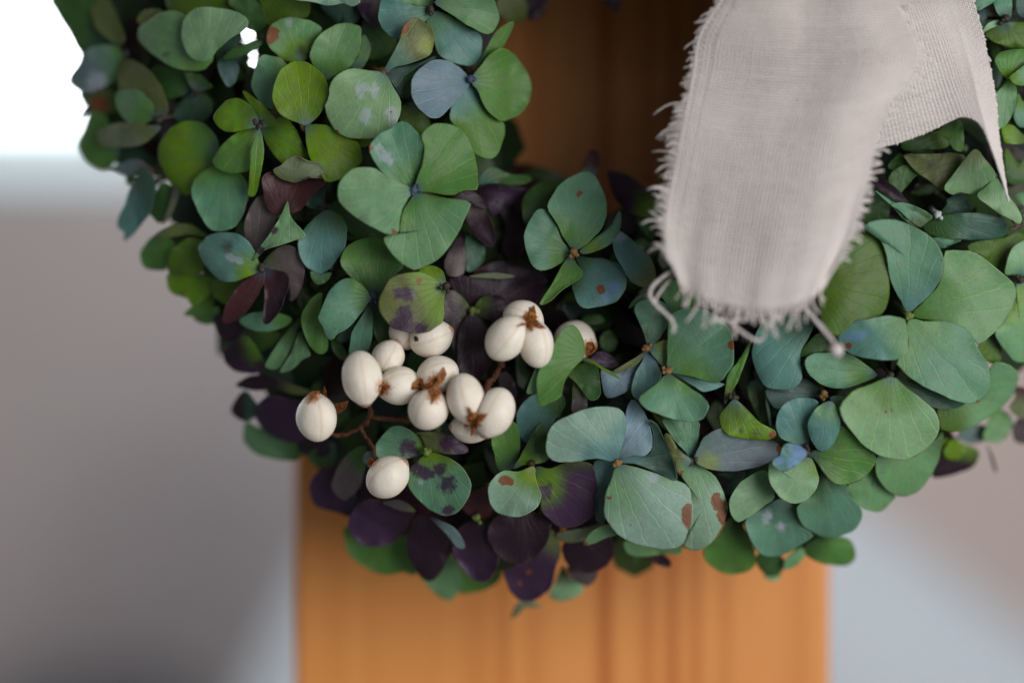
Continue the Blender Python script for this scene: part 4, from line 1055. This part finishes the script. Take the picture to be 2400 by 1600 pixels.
V, F = [], []
fl_pts = [P(778, 945, -.007), P(800, 942, -.006), P(817, 938, -.005), P(812, 956, -.006), P(795, 968, -.0075), P(780, 958, -.008)]
o = mesh_obj('dry_scale', fl_pts, [(0, 1, 2, 3, 4, 5)], M_HUSK, sprig, origin=fl_pts[0], porigin=SL, smooth=False)
o.modifiers.new('thickness', 'SOLIDIFY').thickness = .0004
sc2 = [P(756, 925, -.005), P(760, 903, -.003), P(766, 915, -.004), P(766, 936, -.006)]
o = mesh_obj('dry_scale', sc2, [(0, 1, 2, 3)], M_HUSK, sprig, origin=sc2[0], porigin=SL, smooth=False)
o.modifiers.new('thickness', 'SOLIDIFY').thickness = .0004

# ------------------------------------------------------------------ linen ribbon, woven thread by thread
ribbon = bpy.data.objects.new('linen_ribbon', None); COL.objects.link(ribbon)
RL = P(1860, 0, .01); ribbon.location = RL
tag(ribbon, 'frayed pale linen ribbon with two tails hanging over the wreath', 'ribbon')

def polyline(pts):
    p = np.array(pts, float); seg = np.linalg.norm(np.diff(p, axis=0), axis=1); L = np.concatenate([[0], np.cumsum(seg)]) / seg.sum()
    return lambda t: np.array([np.interp(t, L, p[:, 0]), np.interp(t, L, p[:, 1])])
def dense(pts):
    q = smooth_path(np.array(pts, float), 8); return polyline(q)

def tail(name, left, right, top, bottom, depth, pitch, fray_l, fray_r, fray_b, rseed, label):
    rg = random.Random(rseed); nr = np.random.RandomState(rseed)
    Lf, Rf, Tf, Bf = dense(left), dense(right), dense(top), dense(bottom)
    p00, p10, p01, p11 = np.array(left[0]), np.array(right[0]), np.array(left[-1]), np.array(right[-1])
    def xy(s, t):
        s0 = min(max(s, 0), 1); t0 = min(max(t, 0), 1)
        q = (1 - s0) * Lf(t0) + s0 * Rf(t0) + (1 - t0) * Tf(s0) + t0 * Bf(s0) - ((1 - s0) * (1 - t0) * p00 + s0 * (1 - t0) * p10 + (1 - s0) * t0 * p01 + s0 * t0 * p11)
        return q
    Wpx = np.linalg.norm(Tf(1) - Tf(0)) * .5 + np.linalg.norm(Bf(1) - Bf(0)) * .5
    Hpx = .5 * (np.linalg.norm(np.diff(np.array(left, float), axis=0), axis=1).sum() + np.linalg.norm(np.diff(np.array(right, float), axis=0), axis=1).sum())
    nw = int(Wpx / pitch); nf = int(Hpx / pitch)
    sj = (np.arange(nw) + .5) / nw + nr.uniform(-.04, .04, nw) / nw
    tj = (np.arange(nf) + .5) / nf + nr.uniform(-.04, .04, nf) / nf
    def pt(s, t, o=0.):
        q = xy(s, t); return P(q[0], q[1], depth(s, t) + o)
    # grid of crossing points
    Gp = np.array([[pt(s, t) for s in sj] for t in tj])          # nf x nw x 3
    amp = pitch * S * .24; rad = pitch * S * .41
    alt = np.where((np.add.outer(np.arange(nf), np.arange(nw)) % 2) == 0, 1., -1.)
    parts = []
    nrm = np.array([0, -1., 0])
    def thread(path, r, sides=5):
        n = len(path); rr = r * (1 + .10 * np.convolve(nr.uniform(-1, 1, n + 8), np.ones(9) / 3, 'valid')[:n])
        parts.append(tube(path, rr, sides))
    def subdiv(p):
        m = .5 * (p[1:] + p[:-1]); out = np.empty((len(p) * 2 - 1, 3)); out[::2] = p; out[1::2] = m; return out
    for j in range(nw):                                             # warp, down the length
        p = Gp[:, j] + nrm * (alt[:, j, None] * amp)
        p = subdiv(p)
        fb = fray_b(sj[j], rg)
        if fb > 0:
            e = Gp[-1, j] - Gp[-4, j]; e = e / (np.linalg.norm(e) + 1e-9); dev = np.array([rg.uniform(-.8, .8), rg.uniform(-.7, .4), rg.uniform(-.1, .35)]); q0 = p[-1]; ext = []
            for k_ in range(1, 7):
                q = k_ / 6; ext.append(q0 + e * fb * S * q + dev * fb * S * q * q * .7)
            p = np.vstack([p, ext])
        r = rad * rg.uniform(.96, 1.04)
        if fray_l and j in (1, 4) : r *= .55
        thread(p, r)
    for i in range(nf):                                             # weft, across
        p = Gp[i] - nrm * (alt[i][:, None] * amp)
        p = subdiv(p)
        for end, fr in ((0, fray_l), (1, fray_r)):
            if not fr: continue
            l = fr(tj[i], rg) * (.45 + .9 * abs(math.sin(tj[i] * 31 + end * 2) * math.sin(tj[i] * 77 + 1)) + rg.uniform(0, .35))
            e = (Gp[i, 0] - Gp[i, 3]) if end == 0 else (Gp[i, -1] - Gp[i, -4]); e = e / (np.linalg.norm(e) + 1e-9)
            q0 = p[0] if end == 0 else p[-1]; ext = []
            dev = np.array([0, rg.uniform(-.1, .5), -rg.uniform(.2, 1.0)])
            for k_ in range(1, 7):
                q = k_ / 6; ext.append(q0 + e * l * S * q + dev * l * S * q * q * .8)
            p = np.vstack([np.array(ext)[::-1], p]) if end == 0 else np.vstack([p, ext])
        thread(p, rad * rg.uniform(.96, 1.04))
    V, F = join(parts)
    o = mesh_obj(name, V, F, M_LINEN, ribbon, origin=pt(.5, 0), porigin=RL)
    tag(o, label, kind='stuff')
    return pt

fl_left = [(1712, -60), (1688, 0), (1663, 38), (1635, 89), (1624, 159), (1613, 223), (1595, 319), (1582, 390), (1568, 460), (1561, 520), (1563, 580), (1578, 630)]
fl_right = [(2062, -60), (2092, 0), (2128, 68), (2152, 130), (2112, 200), (2080, 240), (2056, 303), (2044, 367), (2028, 430), (2010, 500), (1988, 560), (1958, 625)]
fl_top = [(1712, -60), (1890, -60), (2062, -60)]
fl_bot = [(1578, 630), (1610, 675), (1680, 706), (1770, 722), (1850, 716), (1910, 685), (1958, 625)]
def d_front(s, t):
    return (.006 + .0095 * t + .0026 * math.sin(math.pi * min(max(s, 0), 1)) + .0022 * s + .005 * max(0, s - .5) * (1 - t)
            + .0007 * math.sin(9 * s + 3 * t) + .0006 * math.sin(5 * t * 3 - 4 * s) + .0005 * math.exp(-((s - .3 - .25 * t) / .10) ** 2) * (1 - t) + .0005 * math.exp(-((s - .75 + .1 * t) / .12) ** 2) + .0004 * math.exp(-((s - .42 + .2 * t) / .12) ** 2)
            + .0003 * max(0, t - .62) * 2.6 * (math.sin(23 * s + 2) + .6 * math.sin(41 * s + 5 * t)))
ft = tail('front_tail', fl_left, fl_right, fl_top, fl_bot, d_front, 6.6,
          lambda t, rg: (rg.uniform(8, 26) if t < .45 else rg.uniform(26, 62)), lambda t, rg: rg.uniform(16, 46),
          lambda s, rg: rg.uniform(20, 88) * (1 if .12 < s < .9 else .7) * (1.5 if rg.random() < .12 else 1), 5, 'nearer ribbon tail with frayed fringe at the lower end')
bk_left = [(1990, -60), (2000, 60), (2010, 200), (2030, 352)]
bk_right = [(2268, -60), (2281, 0), (2302, 77), (2323, 172), (2335, 250), (2341, 320), (2352, 400), (2362, 466)]
bk_top = [(1990, -60), (2130, -62), (2268, -60)]
bk_bot = [(2030, 352), (2092, 340), (2170, 312), (2233, 282), (2262, 275), (2300, 296), (2335, 380), (2362, 466)]
def d_back(s, t):
    return -.0015 + .004 * t + .0030 * math.sin(2.4 * s) + .0018 * math.sin(6 * s + 2 * t) - .004 * max(0, s - .75) * 4 * t
tail('back_tail', bk_left, bk_right, bk_top, bk_bot, d_back, 6.4, None, lambda t, rg: rg.uniform(0, 9), lambda s, rg: rg.uniform(0, 5), 9, 'ribbon tail behind, its lower corner curling')

def loose(pts, d0, d1, r=.00032, rseed=1):
    rg = random.Random(rseed)
    p = smooth_path([P(x, y, d0 + (d1 - d0) * i / (len(pts) - 1)) for i, (x, y) in enumerate(pts)], 7)
    p = smooth_path(p, 4); n = len(p); ln = np.concatenate([[0], np.cumsum(np.linalg.norm(np.diff(p, axis=0), axis=1))])
    strands = []
    for k_ in range(3):
        a = ln / .0016 + k_ * 2.094
        off = np.stack([np.cos(a), np.sin(a) * .8, np.sin(a)], 1) * (r * .42)
        strands.append(tube(p + off, [r * .46 * rg.uniform(.7, 1.2) for _ in p], 5))
    for _ in range(14):                                # stray fibres
        i = rg.randrange(2, n - 2); e = np.array([rg.uniform(-1, 1), rg.uniform(-1, .3), rg.uniform(-1, 1)]) * .0011
        strands.append(tube([p[i], p[i] + e * .5, p[i] + e + np.array([0, 0, -.0003])], [r * .12, r * .10, r * .06], 4))
    V, F = join(strands)
    return mesh_obj('loose_thread', V, F, M_LINEN, ribbon, origin=p[0], porigin=RL)
T_ = lambda L: [(1450 + x * .2976, 400 + y * .2976) for x, y in L]
loose(T_([(430, 780), (330, 850), (260, 920), (250, 990), (310, 1070), (400, 1150), (437, 1220), (425, 1275)]), .014, .018, .00042, 1)
loose(T_([(440, 810), (370, 900), (310, 980), (290, 1050), (360, 1120), (420, 1190)]), .013, .017, .0003, 2)
loose(T_([(1070, 1040), (1040, 1110), (980, 1165), (880, 1190), (800, 1180), (745, 1155)]), .017, .022, .00048, 3)
loose(T_([(870, 1185), (960, 1260), (1050, 1320), (1110, 1335), (1150, 1290), (1140, 1200), (1095, 1100)]), .021, .018, .00036, 4)
kn = loose(T_([(1400, 1000), (1480, 1090), (1580, 1210), (1680, 1330), (1715, 1400)]), .017, .022, .00048, 5)
rgk = random.Random(4)
V, F = ball(P(*T_([(1718, 1410)])[0], .022), .00135, 14, 10, rgk)
mesh_obj('thread_knot', V, F, M_LINEN, ribbon, origin=np.array(V[0]), porigin=RL)

# unseen bow above the tails, added to keep the wreath opening dark
M_BOW = simple('linen_cloth', (.66, .57, .55), .9, 2500, .15, .0003)
def loop(x0, x1, y0, y1, d, sgn):
    def fn(u, v):
        a = math.pi * 2 * u
        return P(1870 + sgn * (x0 + (x1 - x0) * (.5 - .5 * math.cos(a))), (y0 + y1) / 2 + (v - .5) * (y1 - y0) * (.35 + .65 * (.5 - .5 * math.cos(a))) - 40 * math.sin(a), d + .014 * math.sin(a))
    o = sheet('unseen_bow_loop', fn, 24, 6, M_BOW, .0006); o.parent = ribbon; o.location = np.array(o.location) - RL
loop(20, 560, -330, -70, .016, -1); loop(20, 520, -330, -80, .016, 1)
V, F = ball(P(1870, -190, .018), .010, 16, 12, random.Random(2))
mesh_obj('unseen_bow_knot', V, F, M_BOW, ribbon, origin=P(1870, -190, .018), porigin=RL)
